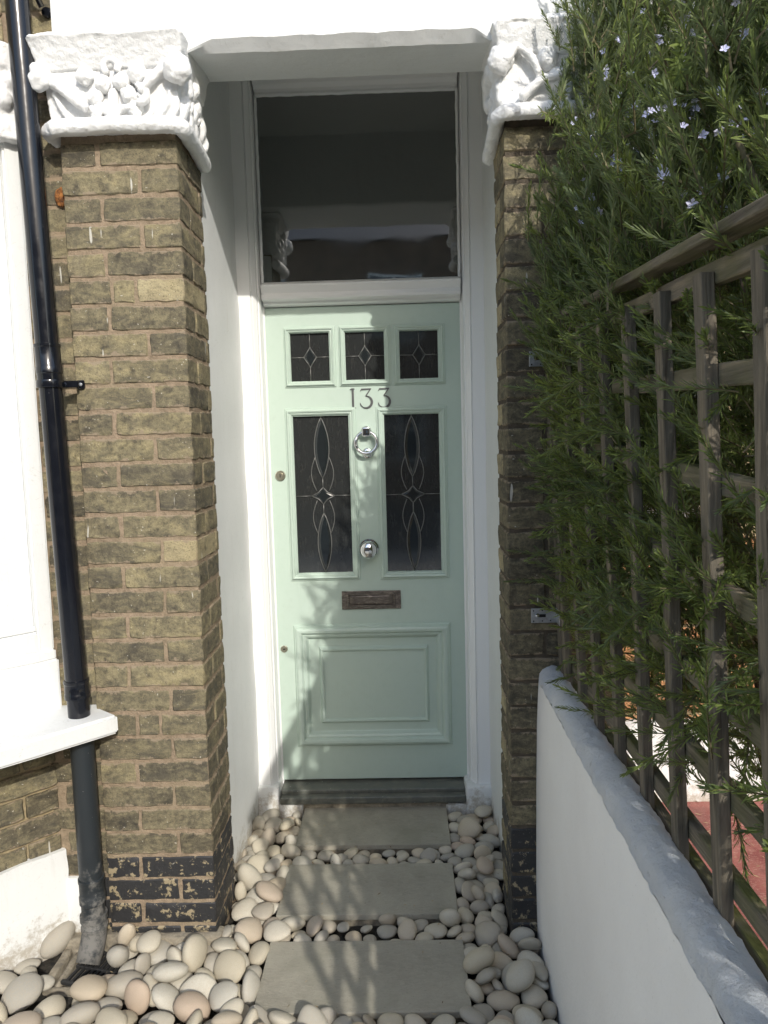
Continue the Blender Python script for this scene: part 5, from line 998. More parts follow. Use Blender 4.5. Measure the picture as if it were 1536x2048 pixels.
[4,-1.2099,-1.1655,-0.0944,0.619,0.025,-0.013,-0.785,0.0365,0.0247,0.0139],[6,-0.4721,-0.5696,-0.0902,0.72,-0.026,-0.059,-0.691,0.0319,0.0278,0.0188],[7,-0.2597,-0.496,-0.0875,0.93,-0.009,-0.024,-0.367,0.0444,0.0342,0.0192],[3,-0.3183,-0.5648,-0.0871,0.665,-0.064,-0.053,0.742,0.0398,0.0273,0.023],[8,-0.3092,-0.2108,-0.0852,0.496,0.553,-0.635,-0.21,0.0326,0.0248,0.013],[6,-0.3614,-0.5264,-0.0901,0.718,0.009,-0.098,0.689,0.0329,0.0235,0.0189],
[1,-0.3898,-0.7068,-0.0843,0.896,0.109,-0,-0.43,0.04,0.0372,0.0247],[6,-0.4138,-0.4663,-0.0841,0.622,-0.243,0.172,-0.724,0.042,0.0283,0.0244],[7,-0.3467,-0.1738,-0.0927,0.314,-0.892,0.313,-0.093,0.0313,0.0189,0.0128],[3,-0.376,-0.5944,-0.0887,0.155,-0.074,0.025,0.985,0.044,0.0277,0.0202],[8,-0.4574,-0.2941,-0.0866,0.156,0.931,-0.33,0.032,0.0359,0.0255,0.0219],[9,-0.4468,-0.694,-0.0721,0.224,0.676,-0.077,0.698,0.0346,0.0208,0.0207],
[7,-0.4429,-0.7449,-0.095,0.527,-0.033,0.077,-0.846,0.0274,0.0229,0.0124],[9,-0.3093,-0.8612,-0.0858,0.772,-0.084,-0.02,0.63,0.0394,0.0269,0.0223],[0,-0.329,-0.1318,-0.0921,0.756,-0.015,-0.089,0.648,0.0313,0.0199,0.0155],[1,-0.4607,-0.5151,-0.0874,0.926,-0.375,0.011,0.049,0.0383,0.0234,0.0191],[6,-0.327,-0.6532,-0.0822,0.579,-0.042,0.019,-0.814,0.047,0.0365,0.0271],[8,-0.4724,-0.3421,-0.0829,0.276,-0.859,0.265,-0.34,0.0351,0.0226,0.02],
[8,-0.32,-0.4956,-0.0944,0.633,-0.021,0.046,-0.772,0.0338,0.0227,0.0134],[3,-0.3674,-0.3086,-0.0895,0.705,0.123,-0.098,-0.692,0.0369,0.0298,0.0181],[8,-0.3152,-0.423,-0.0822,0.936,-0.1,0.036,-0.335,0.0437,0.031,0.026],[8,-0.3546,-1.1424,-0.0907,0.866,-0.19,0.075,-0.457,0.0314,0.0224,0.017],[2,-0.3189,-0.3303,-0.0941,0.36,0.052,0.001,-0.931,0.0317,0.0246,0.0136],[4,-0.4136,-0.2324,-0.0812,0.749,0.134,-0.069,-0.646,0.0456,0.04,0.0254],
[5,-0.4359,-0.1552,-0.0806,0.048,-0.314,0.946,-0.062,0.0448,0.0336,0.0262],[5,-0.3177,-0.3712,-0.0739,0.399,0.521,-0.525,0.542,0.0349,0.0218,0.0152],[8,-0.1751,-0.4401,-0.0931,0.004,0.33,0.944,-0.021,0.039,0.0335,0.0155],[2,-0.4097,-0.7834,-0.0814,0.426,0.034,0.168,-0.888,0.0479,0.0429,0.0229],[7,-0.4158,-0.3428,-0.076,0.652,0.475,0.098,0.583,0.045,0.03,0.0276],[3,-0.3587,-0.4662,-0.0925,0.893,-0.024,-0.089,0.441,0.032,0.0279,0.0163],
[5,-0.4696,-0.4753,-0.0861,0.216,-0.174,0.451,0.848,0.0341,0.0205,0.0162],[7,-0.3569,-0.5558,-0.0594,0.908,0.196,-0.003,0.37,0.0321,0.0243,0.0186],[1,-0.4348,-0.403,-0.0726,0.543,0.155,0.289,-0.773,0.0343,0.0307,0.0136],[9,-0.3276,-0.263,-0.0914,0.07,0.437,0.896,0.019,0.0404,0.032,0.0156],[6,-0.3834,-0.4059,-0.0934,0.499,0,-0.042,0.866,0.0365,0.0314,0.0154],[5,-0.3245,-0.1533,-0.0586,0.766,0.095,0.082,-0.63,0.0428,0.0309,0.0206],
[9,-0.2436,-0.4298,-0.0945,0.887,-0.017,-0.013,-0.461,0.0338,0.0297,0.0136],[9,0.0262,-0.5057,-0.0866,0.181,0.978,-0.09,-0.045,0.0355,0.0266,0.02],[5,-0.3328,-0.759,-0.0891,0.996,0.033,-0.032,-0.077,0.0423,0.0264,0.0174],[7,-0.4176,-0.5394,-0.0675,0.372,0.053,0.335,-0.864,0.0448,0.0385,0.0201],[3,-0.4461,-0.9156,-0.0672,0.271,0.53,0.789,0.154,0.0365,0.0242,0.0158],[2,-0.3528,-0.266,-0.0621,0.873,-0.188,-0.034,0.45,0.0364,0.0254,0.0173],
[7,-0.2884,-0.8565,-0.0393,0.123,0.776,0.568,-0.246,0.043,0.0346,0.0241],[6,-0.4885,-0.4382,-0.0841,0.355,-0.527,-0.344,0.691,0.0268,0.0214,0.0105],[3,-0.4328,-0.9916,-0.0559,0.899,-0.122,-0.047,-0.418,0.0473,0.0373,0.018],[0,0.3179,-0.6475,-0.0865,0.655,-0.102,-0.108,0.74,0.041,0.0254,0.0211],[2,0.3969,-0.5441,-0.0916,0.996,0.025,0.058,-0.056,0.03,0.0196,0.0161],[8,0.407,-0.1793,-0.0922,0.264,-0.039,0.037,-0.963,0.0386,0.0353,0.0157],
[6,0.3188,-0.3248,-0.0931,0.71,-0.035,-0.017,-0.703,0.0341,0.0263,0.0157],[8,0.404,-0.7259,-0.0902,0.604,-0.065,-0.168,0.776,0.0359,0.0224,0.0176],[5,0.3211,-0.8184,-0.0847,0.855,0.016,-0.06,-0.515,0.0372,0.0255,0.0215],[9,0.4654,-0.5748,-0.0932,0.254,-0.031,-0.089,0.962,0.0343,0.0214,0.015],[9,0.4267,-0.4107,-0.0849,0.195,-0.955,0.169,-0.144,0.0384,0.028,0.0212],[2,0.4108,-0.5907,-0.094,0.204,0.02,-0.02,0.979,0.0329,0.0261,0.0137],
[9,-0.4708,-0.2464,-0.0669,0.806,0.096,-0.547,-0.206,0.0435,0.0263,0.0257],[4,0.3169,-0.7527,-0.0893,0.683,-0.158,0.087,-0.708,0.0325,0.0242,0.019],[9,0.4089,-0.2652,-0.0913,0.039,0.004,0.119,-0.992,0.0308,0.0189,0.0172],[4,0.4186,-0.3098,-0.097,0.89,0.012,-0.014,-0.455,0.0292,0.0208,0.0112],[0,0.4704,-0.5219,-0.0931,0.081,0.519,0.851,0.019,0.0389,0.0268,0.015],[5,0.313,-0.924,-0.0866,0.279,-0.183,0.219,0.917,0.0333,0.031,0.0159],
[6,0.374,-0.6396,-0.0943,0.005,0.47,0.881,-0.049,0.036,0.0301,0.0139],[6,0.3355,-0.542,-0.0863,0.918,-0.367,-0.138,0.058,0.0368,0.0281,0.0176],[6,0.3351,-0.1629,-0.0905,0.375,-0.014,-0.044,-0.926,0.0391,0.0253,0.0184],[0,0.4734,-0.3059,-0.081,0.837,0.189,-0.427,-0.286,0.0386,0.0274,0.0181],[0,0.376,-0.8561,-0.0882,0.896,0.304,-0.073,-0.315,0.0316,0.0279,0.0128],[3,0.4568,-0.3622,-0.0855,0.967,-0.054,0.045,-0.246,0.0455,0.0325,0.0247],
[3,0.3495,-1.1298,-0.0916,0.093,0.921,-0.378,0.016,0.0372,0.0248,0.0165],[1,0.4338,-0.7789,-0.0944,0.628,0.031,-0.025,-0.777,0.036,0.0222,0.0144],[0,0.428,-0.6772,-0.0895,0.02,0.622,0.777,0.101,0.0335,0.0308,0.0179],[2,0.3479,-0.5918,-0.0799,0.693,-0.238,0.235,0.638,0.039,0.0344,0.0207],[6,0.3288,-0.2559,-0.0895,0.196,0.063,-0.024,0.978,0.0318,0.0265,0.0196],[5,0.3734,-0.7717,-0.0862,0.202,0.978,0.055,0.023,0.0339,0.024,0.0207],
[4,0.4736,-0.196,-0.0928,0.051,0.408,0.911,0.035,0.0322,0.0222,0.0146],[8,0.4386,-0.7353,-0.0705,0.746,0.248,0.405,0.467,0.0328,0.0209,0.0185],[0,0.3709,-0.2302,-0.0769,0.474,0.006,0.497,0.727,0.0417,0.0284,0.0239],[4,-0.4787,-0.5521,-0.061,0.206,0.522,0.817,0.128,0.0328,0.021,0.0126],[4,0.4676,-0.133,-0.0924,0.001,-0.323,-0.935,-0.148,0.0357,0.0281,0.0143],[2,0.1824,-0.9271,-0.091,0.074,-0.22,0.972,0.04,0.0316,0.0279,0.0159],
[8,0.3508,-0.6957,-0.0818,0.819,0.298,0.133,0.471,0.0387,0.035,0.0177],[8,0.3555,-0.4309,-0.0865,0.013,-0.391,0.919,0.038,0.045,0.0316,0.0225],[1,0.3727,-0.4927,-0.0944,0.044,0.973,-0.225,-0.036,0.0345,0.0293,0.0135],[0,0.3707,-0.9998,-0.0827,0.617,0.452,-0.596,0.245,0.0274,0.0239,0.0165],[2,0.4679,-0.2457,-0.0892,0.969,0.166,0.062,0.172,0.0309,0.0228,0.0185],[8,0.4501,-0.1697,-0.0645,0.391,0.003,-0.027,-0.92,0.044,0.0338,0.0213],
[9,0.4126,-0.5718,-0.0597,0.669,-0.097,0.085,-0.732,0.0442,0.0322,0.0214],[3,0.2808,-0.891,-0.0873,0.017,-0.742,0.589,-0.32,0.0304,0.0284,0.0136],[4,0.3271,-0.3844,-0.0933,0.998,-0.034,-0.022,0.044,0.0312,0.0198,0.015],[4,0.4747,-0.4522,-0.0952,0.057,0.795,-0.602,-0.046,0.0306,0.0247,0.0124],[6,0.4161,-1.5166,-0.0934,0.99,0.038,-0.007,-0.139,0.0371,0.0263,0.0153],[2,0.4384,-1.1089,-0.0796,0.08,-0.587,0.801,0.083,0.0513,0.0357,0.0261],
[3,0.3956,-1.5908,-0.0805,0.979,-0.193,0.013,-0.06,0.0487,0.0318,0.0298],[2,0.4987,-1.4622,-0.0878,0.862,-0.003,-0.031,0.505,0.0458,0.0314,0.0197],[4,0.4258,-1.3705,-0.0832,0.563,-0.016,-0.089,0.822,0.0435,0.0398,0.025],[9,0.2082,-1.363,-0.0851,0.994,-0.056,0.079,-0.041,0.041,0.0356,0.0224],[3,0.3282,-1.2353,-0.0915,0.7,0.046,-0.021,-0.713,0.0412,0.038,0.0172],[4,0.4952,-1.0549,-0.0792,0.117,0.391,0.892,0.194,0.0481,0.0336,0.0287],
[2,0.5121,-1.1233,-0.0862,0.262,0.667,-0.695,0.059,0.0361,0.0241,0.0151],[1,0.3849,-1.3115,-0.0761,0.334,-0.763,0.513,0.21,0.0401,0.0303,0.0179],[6,0.4806,-1.1772,-0.0842,0.058,-0.863,0.501,-0.036,0.0394,0.0367,0.0241],[3,0.292,-1.5445,-0.0925,0.835,-0.042,0.041,-0.546,0.0365,0.0288,0.0169],[7,0.4169,-0.9808,-0.091,0.527,-0.047,0.112,-0.841,0.0362,0.0287,0.016],[2,0.2776,-1.3207,-0.0829,0.555,-0.123,-0.021,0.822,0.0506,0.0371,0.0233],
[8,0.4522,-1.2454,-0.0896,0.011,0.115,0.988,0.105,0.0427,0.0332,0.0184],[9,0.3959,-1.1911,-0.0857,0.043,0.021,-0.071,0.996,0.0448,0.0298,0.0227],[7,0.4323,-0.8355,-0.0849,0.374,0.253,-0.046,0.891,0.0347,0.0245,0.0154],[1,0.3902,-1.2621,-0.0906,0.778,-0.042,-0.065,0.624,0.0379,0.0306,0.0172],[7,0.38,-0.922,-0.0772,0.195,0.198,0.926,0.254,0.0451,0.0417,0.0208],[2,0.3315,-1.0289,-0.0823,0.058,0.462,0.857,0.22,0.0466,0.0341,0.0225],
[7,0.4297,-0.6294,-0.0927,0.959,0.277,0.049,0.03,0.0293,0.0216,0.0119],[8,0.3912,-1.1415,-0.084,0.894,-0.155,0.417,-0.048,0.0292,0.0207,0.0121],[5,0.4498,-1.1565,-0.0357,0.923,-0.009,-0.201,0.327,0.0514,0.0375,0.0316],[3,0.3333,-1.3063,-0.0925,0.757,-0.027,-0.062,0.65,0.0305,0.025,0.0168],[6,0.2173,-1.2876,-0.079,0.047,-0.75,0.59,-0.296,0.0459,0.0414,0.0199],[7,0.4394,-1.0015,-0.063,0.921,-0.053,0.376,-0.085,0.0412,0.033,0.0197],
[9,0.3728,-0.7294,-0.0637,0.67,-0.585,0.347,-0.298,0.0284,0.0229,0.0173],[8,0.4071,-1.0412,-0.0829,0.179,-0.023,-0.241,0.954,0.043,0.0288,0.0253],[8,0.2373,-1.5269,-0.0809,0.384,0.229,-0.112,-0.887,0.0427,0.0383,0.0239],[7,0.3074,-1.5976,-0.0963,0.93,-0.098,-0.026,0.353,0.0276,0.017,0.0112],[1,0.0037,-1.5928,-0.0629,0.564,0.694,0.337,-0.294,0.052,0.0484,0.0245],[7,0.4859,-1.5448,-0.0808,0.01,0.947,0.314,0.071,0.0533,0.037,0.0271],
[1,0.3903,-0.8188,-0.0931,0.069,-0.081,-0.988,-0.112,0.0293,0.0274,0.0142],[5,0.3667,-1.3658,-0.045,0.122,-0.706,-0.696,-0.045,0.0509,0.0475,0.0201],[7,0.4981,-1.3034,-0.0906,0.076,-0.402,0.912,-0.003,0.0424,0.0366,0.0164],[4,0.3049,-1.2777,-0.0608,0.105,-0.251,-0.951,0.145,0.0414,0.0296,0.0177],[4,0.3396,-1.0879,-0.0398,0.031,-0.237,0.272,0.932,0.0523,0.0404,0.0298],[6,0.3709,-0.3597,-0.0886,0.96,-0.121,0.042,-0.249,0.0329,0.0214,0.02],
[4,-0.2005,-1.2781,-0.0714,0.216,-0.264,-0.271,-0.9,0.0516,0.0419,0.0201],[8,0.3804,-0.3025,-0.064,0.153,-0.275,-0.372,0.873,0.0521,0.0427,0.0305],[9,0.3721,-1.088,-0.0858,0.934,-0.293,-0.114,-0.169,0.0332,0.027,0.0191],[4,-0.1048,-1.4861,-0.0776,0.092,0.783,-0.597,0.147,0.0515,0.048,0.0254],[3,0.5015,-0.9782,-0.0918,0.954,-0.044,-0.016,0.297,0.0363,0.0336,0.0176],[1,0.2612,-1.3909,-0.0733,0.405,-0.227,-0.856,-0.227,0.0415,0.0306,0.0215],
[8,0.3271,-1.5705,-0.056,0.512,0.095,0.044,-0.852,0.0504,0.0329,0.0312],[2,0.3504,-1.5443,-0.094,0.927,0.028,-0.014,0.374,0.0337,0.0291,0.0136],[1,0.5114,-1.1157,-0.0543,0.08,0.799,-0.59,-0.083,0.0361,0.0238,0.014],[9,0.4836,-0.9647,-0.054,0.274,-0.005,0.866,0.417,0.0399,0.0245,0.0232],[7,0.5151,-1.233,-0.0822,0.542,0.405,0.674,0.295,0.0339,0.0239,0.02],[6,0.5079,-1.3536,-0.0799,0.2,-0.336,-0.746,-0.54,0.0339,0.0233,0.0161],
[8,0.4315,-1.4511,-0.0833,0.703,0.137,-0.032,-0.697,0.0405,0.0372,0.0235],[4,0.446,-1.5021,-0.064,0.296,0.485,0.232,0.789,0.029,0.0188,0.0156],[0,0.418,-0.4677,-0.0746,0.024,-0.381,0.604,-0.699,0.0421,0.0295,0.0198],[6,-0.0096,-1.4596,-0.0503,0.149,-0.123,0.055,-0.98,0.0419,0.0262,0.0188],[7,0.5019,-1.0117,-0.0468,0.429,0.75,-0.463,0.197,0.0385,0.0321,0.0149],[1,0.1622,-0.4808,-0.0937,0.978,-0.145,0.075,-0.132,0.0296,0.0264,0.013],
[2,0.2333,-0.435,-0.0928,0.867,0.042,0.025,-0.497,0.0357,0.0236,0.0149],[2,-0.1129,-0.4608,-0.0922,0.83,0.081,-0.012,-0.552,0.0274,0.0233,0.0155],[8,-0.1314,-0.5007,-0.0838,0.294,0.446,0.57,0.625,0.0319,0.0244,0.0194],[8,0.0121,-0.4548,-0.0937,0.295,-0.028,0.083,-0.952,0.0266,0.0202,0.0144],[0,0.4298,-0.5115,-0.081,0.026,-0.9,0.201,-0.385,0.0351,0.0264,0.0166],[6,-0.0321,-0.4269,-0.0977,0.526,0.014,-0.007,-0.85,0.0274,0.0255,0.0109],
[7,0.2804,-0.4156,-0.0921,0.936,0.349,-0.038,0.035,0.0252,0.0191,0.0138],[1,-0.0861,-0.5046,-0.0908,0.791,-0.122,-0.034,0.599,0.0294,0.0208,0.0179],[8,-0.0821,-0.4248,-0.0933,0.138,-0.217,0.964,0.067,0.0318,0.0241,0.0127],[2,-0.1992,-0.4865,-0.0945,0.074,-0.272,-0.949,0.144,0.0291,0.018,0.013],[5,-0.0393,-0.4808,-0.0876,0.979,-0.058,0,-0.196,0.0349,0.0294,0.0188],[2,0.1779,-0.4269,-0.0931,0.111,-0.028,-0.032,0.993,0.0274,0.0259,0.0146],
[4,-0.4659,-0.3931,-0.0944,0.018,0.018,-0.051,0.998,0.0307,0.0235,0.0139],[9,0.2523,-0.5041,-0.0943,0.78,-0.073,0.033,-0.62,0.0277,0.0172,0.0139],[1,0.3121,-0.5001,-0.0902,0.916,0.043,0.07,0.394,0.0314,0.024,0.0189],[4,0.2868,-0.4642,-0.0892,0.003,-0.315,0.905,-0.287,0.0338,0.0227,0.0152],[4,0.0778,-0.488,-0.0927,0.754,-0.125,0.084,-0.64,0.0286,0.0209,0.0154],[1,0.1252,-0.509,-0.0973,0.961,-0.01,0.03,-0.275,0.028,0.0246,0.0113],
[0,0.0631,-0.4242,-0.0957,0.966,-0.021,-0.004,0.259,0.0268,0.021,0.0123],[6,0.1944,-0.5126,-0.0894,0.973,0.207,0.009,0.1,0.0331,0.0201,0.0196],[4,0.1138,-0.4198,-0.0997,0.342,-0.011,-0.039,0.939,0.0223,0.0205,0.0085],[4,0.1172,-0.4586,-0.0922,0.263,0.085,-0.114,-0.954,0.0287,0.0179,0.0158],[8,-0.4612,-0.4395,-0.0925,0.123,0.403,0.806,0.417,0.0301,0.0181,0.0124],[1,0.2131,-0.4646,-0.0812,0.174,-0.163,-0.281,0.93,0.0337,0.0283,0.0145],
[6,-0.3133,-0.5007,-0.0619,0.157,-0.967,0.198,0.039,0.0356,0.0278,0.0208],[5,1.7096,-0.4168,-0.091,0.395,-0.04,-0.032,0.917,0.0258,0.0222,0.0157],[4,-0.2707,-0.9074,-0.0933,0.555,0.023,0.019,-0.832,0.0348,0.0304,0.015],[6,0.0121,-0.9167,-0.0979,0.609,0.021,0.025,0.793,0.0263,0.0211,0.0106],[6,0.0671,-0.8827,-0.0929,0.273,-0.044,-0.021,-0.961,0.0342,0.03,0.0159],[0,0.3262,-0.8725,-0.0937,0.988,-0.038,0.023,0.145,0.0272,0.0249,0.0144],
[0,-0.1418,-0.9124,-0.0901,0.859,-0.104,-0.122,0.486,0.0308,0.0202,0.0174],[1,-0.1251,-0.8525,-0.0933,0.502,-0.008,0.061,0.862,0.0316,0.0254,0.0157],[6,0.0987,-0.935,-0.0975,0.966,0.085,-0.014,-0.244,0.0265,0.0172,0.0109],[5,0.1307,-0.8968,-0.0812,0.581,0.263,0.058,-0.768,0.038,0.0314,0.0227],[8,0.1202,-0.8415,-0.0924,0.963,0.172,0.092,-0.185,0.0244,0.0202,0.0148],[9,-0.1044,-0.9278,-0.0925,0.854,-0.074,-0.042,0.514,0.0258,0.0202,0.0158],
[6,-0.0391,-0.9097,-0.095,0.508,0.029,0.008,0.861,0.0306,0.0261,0.0137],[7,-0.0025,-0.8634,-0.096,0.507,0.014,-0.169,-0.845,0.0223,0.0185,0.0102],[3,0.1689,-0.8519,-0.0942,0.003,0.337,-0.942,-0.015,0.0365,0.0234,0.014],[9,0.2215,-0.8824,-0.0912,0.954,0.006,-0.049,-0.295,0.0365,0.0334,0.0165],[1,-0.0769,-0.8505,-0.0977,0.83,0.049,0.087,0.548,0.0257,0.0186,0.0107],[8,-0.2031,-0.9255,-0.0914,0.148,-0.048,0.154,-0.976,0.03,0.0258,0.016],
[4,-0.407,-0.8452,-0.0979,0.147,0.01,-0.056,0.988,0.0233,0.021,0.0103],[1,-0.1703,-0.8616,-0.0843,0.25,-0.651,0.698,-0.163,0.0376,0.0318,0.0178],[1,0.317,-1.1714,-0.0727,0.491,-0.497,0.111,-0.707,0.0368,0.0331,0.0208],[0,0.4188,-0.8895,-0.092,0.064,0.969,0.238,-0.005,0.0325,0.0213,0.0163],[2,0.3536,-1.1383,-0.0509,0.679,-0.356,0.022,0.641,0.0367,0.0336,0.0167],[9,-0.218,-0.8876,-0.0976,0.995,-0.023,0.024,0.089,0.0244,0.019,0.0105],
[8,0.3223,-0.971,-0.0934,0.01,-0.253,0.967,0.024,0.0257,0.0243,0.0152],[6,0.42,-0.9279,-0.0978,0.018,-0.29,0.955,-0.056,0.0226,0.0195,0.0103],[8,0.0679,-0.8412,-0.0798,0.821,-0.507,0.091,0.249,0.0293,0.0274,0.0163],[4,-0.441,-0.8754,-0.0931,0.08,-0.636,0.767,0.017,0.0282,0.021,0.0138],[7,0.3254,-0.7434,-0.0503,0.073,0.751,-0.655,0.035,0.0364,0.0323,0.0216],[5,0.0116,-1.3641,-0.086,0.82,-0.12,-0.019,-0.56,0.0444,0.0287,0.0189],
[6,0.1426,-1.5019,-0.0884,0.047,-0.594,0.803,-0.031,0.0386,0.0255,0.0198],[1,0.0292,-1.2726,-0.0833,0.457,0.405,-0.792,0,0.0313,0.0282,0.012],[0,0.0411,-1.485,-0.0816,0.596,-0.012,0.046,0.801,0.0493,0.0344,0.0265],[6,-0.153,-1.5989,-0.0869,0.169,-0.056,0.215,0.96,0.0345,0.0229,0.0213],[4,0.0988,-1.4423,-0.0931,0.387,0.019,-0.008,-0.922,0.0394,0.0369,0.0152],[5,-0.0488,-1.2959,-0.0832,0.389,0.234,0.08,-0.887,0.0393,0.033,0.0192],
[1,0.0813,-1.3539,-0.0815,0.154,0.124,0.069,0.978,0.047,0.0444,0.0241],[6,0.2986,-1.4349,-0.0607,0.363,0.352,0.862,0.042,0.0376,0.0351,0.021],[1,-1.1319,-1.0973,-0.086,0.073,0.97,-0.206,-0.106,0.037,0.0294,0.0215],[7,0.1525,-1.4042,-0.0859,0.968,-0.125,0.053,-0.212,0.036,0.0317,0.0211],[0,0.0191,-1.3086,-0.0863,0.897,-0.377,0.006,-0.23,0.0352,0.0272,0.0142],[0,0.0473,-1.4093,-0.0919,0.204,0.125,-0.109,-0.965,0.0308,0.0258,0.0139],
[2,0.1777,-1.5794,-0.0858,0.082,0.685,0.724,-0.012,0.0418,0.0394,0.021],[3,-0.0123,-1.263,-0.0936,0.095,0.028,-0.104,0.99,0.0301,0.0226,0.0154],[0,-0.172,-1.509,-0.0623,0.644,-0.266,-0.069,-0.714,0.0307,0.024,0.0178],[2,0.2173,-1.4222,-0.0908,0.92,-0.034,0.039,-0.388,0.0339,0.0227,0.0168],[9,0.0136,-1.5445,-0.093,0.945,-0.046,-0.044,0.321,0.0263,0.0247,0.0152],[1,-0.2702,-1.5905,-0.0835,0.004,-0.047,0.096,0.994,0.0474,0.0299,0.026],
[8,0.1413,-1.3372,-0.0799,0.339,-0.329,-0.01,-0.881,0.0389,0.0345,0.0175],[6,-0.1407,-1.2582,-0.0749,0.526,-0.547,0.415,0.502,0.0348,0.0251,0.0157],[2,-0.1024,-1.5568,-0.0899,0.02,0.51,-0.858,0.048,0.0419,0.026,0.0175],[4,-0.0256,-1.4986,-0.0852,0.018,-0.161,-0.96,-0.229,0.0363,0.0327,0.0211],[2,0.1501,-1.2769,-0.0846,0.39,0.021,0.069,0.918,0.0379,0.0267,0.0231],[4,-0.0742,-1.5965,-0.0796,0.899,0.311,0.302,-0.064,0.0379,0.0254,0.0202],
[0,0.1001,-1.4996,-0.0668,0.633,-0.036,0.069,0.77,0.0355,0.0278,0.0175],[2,-0.0636,-1.5536,-0.0597,0.725,-0.103,-0.167,-0.66,0.0353,0.0245,0.0164],[7,-0.0432,-1.3651,-0.0835,0.406,-0.419,-0.62,0.525,0.0387,0.0245,0.0224],[1,0.1969,-1.4678,-0.0843,0.213,-0.749,0.627,-0.009,0.035,0.031,0.021],[3,0.4996,-1.3984,-0.0704,0.66,-0.484,-0.05,-0.572,0.0466,0.0393,0.0188],[4,-0.1258,-1.5656,-0.0622,0.931,-0.101,-0.079,0.341,0.0332,0.027,0.0134],
[4,-0.0365,-1.5528,-0.0875,0.168,-0.141,0.975,0.029,0.0332,0.0236,0.0176],[1,0.4463,-1.3007,-0.0674,0.844,0.382,-0.245,-0.285,0.0422,0.038,0.0258],[7,0.0615,-1.4154,-0.0563,0.062,-0.01,-0.17,0.983,0.0468,0.0404,0.0178],[8,0.3487,-1.3592,-0.0841,0.918,0.176,-0.049,0.352,0.0373,0.0336,0.021],[1,-0.1623,-1.547,-0.0899,0.932,0.054,-0.009,-0.359,0.036,0.022,0.0192],[9,0.1308,-1.594,-0.0506,0.995,-0.057,-0.009,0.081,0.042,0.0264,0.0226],
[7,-0.2041,-1.577,-0.08,0.65,0.312,0.399,0.567,0.0418,0.0309,0.0171],[7,0.5099,-1.5932,-0.0912,0.882,-0.255,-0.119,0.379,0.0315,0.0243,0.0134],[8,-0.1694,-1.4427,-0.0825,0.23,0.025,0.959,0.167,0.037,0.0323,0.0228],[0,-0.1754,-1.5901,-0.06,0.788,-0.264,-0.042,0.554,0.0275,0.0194,0.0125],[2,-0.0536,-1.4343,-0.0685,0.134,-0.756,-0.157,0.621,0.0417,0.038,0.0162],[1,0.3525,-1.4236,-0.0858,0.063,-0.078,-0.03,0.995,0.0488,0.0348,0.0228],
[2,0.1481,-1.4388,-0.0522,0.452,0.169,0.168,-0.86,0.0495,0.0397,0.0188],[8,-1.2384,-1.0963,-0.0841,0.633,0.234,0.226,0.703,0.0415,0.0282,0.0199],[0,-0.0913,-1.2617,-0.0752,0.488,-0.67,0.247,0.501,0.0321,0.0302,0.0184],[5,0.4049,-1.5351,-0.0576,0.166,-0.027,0.032,0.985,0.0487,0.0323,0.0215],[7,0.1761,-1.515,-0.0688,0.842,0.093,0.358,-0.393,0.0334,0.031,0.0152]]
bed = poly('pebble_bed', [(-1.9, -1.9, GZ-.004), (.53, -1.9, GZ-.004), (.53, .0, GZ-.004), (-1.9, .0, GZ-.004)], [(0, 1, 2, 3)], M['soil']); bed['kind'] = 'structure'
def peb_mesh(i):
    r_ = random.Random(100+i); bm = bmesh.new(); bmesh.ops.create_icosphere(bm, subdivisions=3, radius=1)
    off = Vector((i*7.3, i*3.1, 0)); e = r_.uniform(.72, 1.0); a = r_.uniform(-.14, .14); b = r_.uniform(-.12, .12)
    for v in bm.verts:
        n = noise.noise(v.co*.8+off); v.co *= 1+.13*n
        v.co.y *= 1+a*v.co.x; v.co.x *= 1+b*v.co.y; v.co.z *= 1+.2*a*v.co.x
    me = bpy.data.meshes.new('pebble'); bm.to_mesh(me); bm.free(); me.materials.append(M['pebble'])
    for p in me.polygons: p.use_smooth = True
    return me
PM = [peb_mesh(i) for i in range(10)]
from mathutils import Quaternion
def score(p):
    d = (Vector(p[1:4])-cam.location); q = cam.matrix_world.inverted() @ Vector(p[1:4])
    u = q.x/-q.z*1491+768; v = 1024-q.y/-q.z*1491
    inside = -30 < u < 1566 and v < 2090
    return (0 if inside else 10)-p[3]*8-p[8]*4
PEB = [p for p in PEB if p[3] < (-.062 if abs(p[1]) < .33 and p[2] > -1.27 else -.032)]
PEB.sort(key=score)
rest = []
for i, p in enumerate(PEB):
    mtx = Matrix.LocRotScale(Vector(p[1:4]), Quaternion(p[4:8]), Vector(p[8:11]))
    if i < 298:
        o = bpy.data.objects.new('pebble', PM[p[0]]); COL.objects.link(o); o.parent = bed; o.matrix_basis = mtx
    else: rest.append((p[0], mtx))
bm = bmesh.new()
for k, mtx in rest:
    q = bmesh.ops.create_icosphere(bm, subdivisions=2, radius=1, matrix=mtx)
o = obj('pebbles', bm, M['pebble'], bed); smooth(o); o['kind'] = 'stuff'

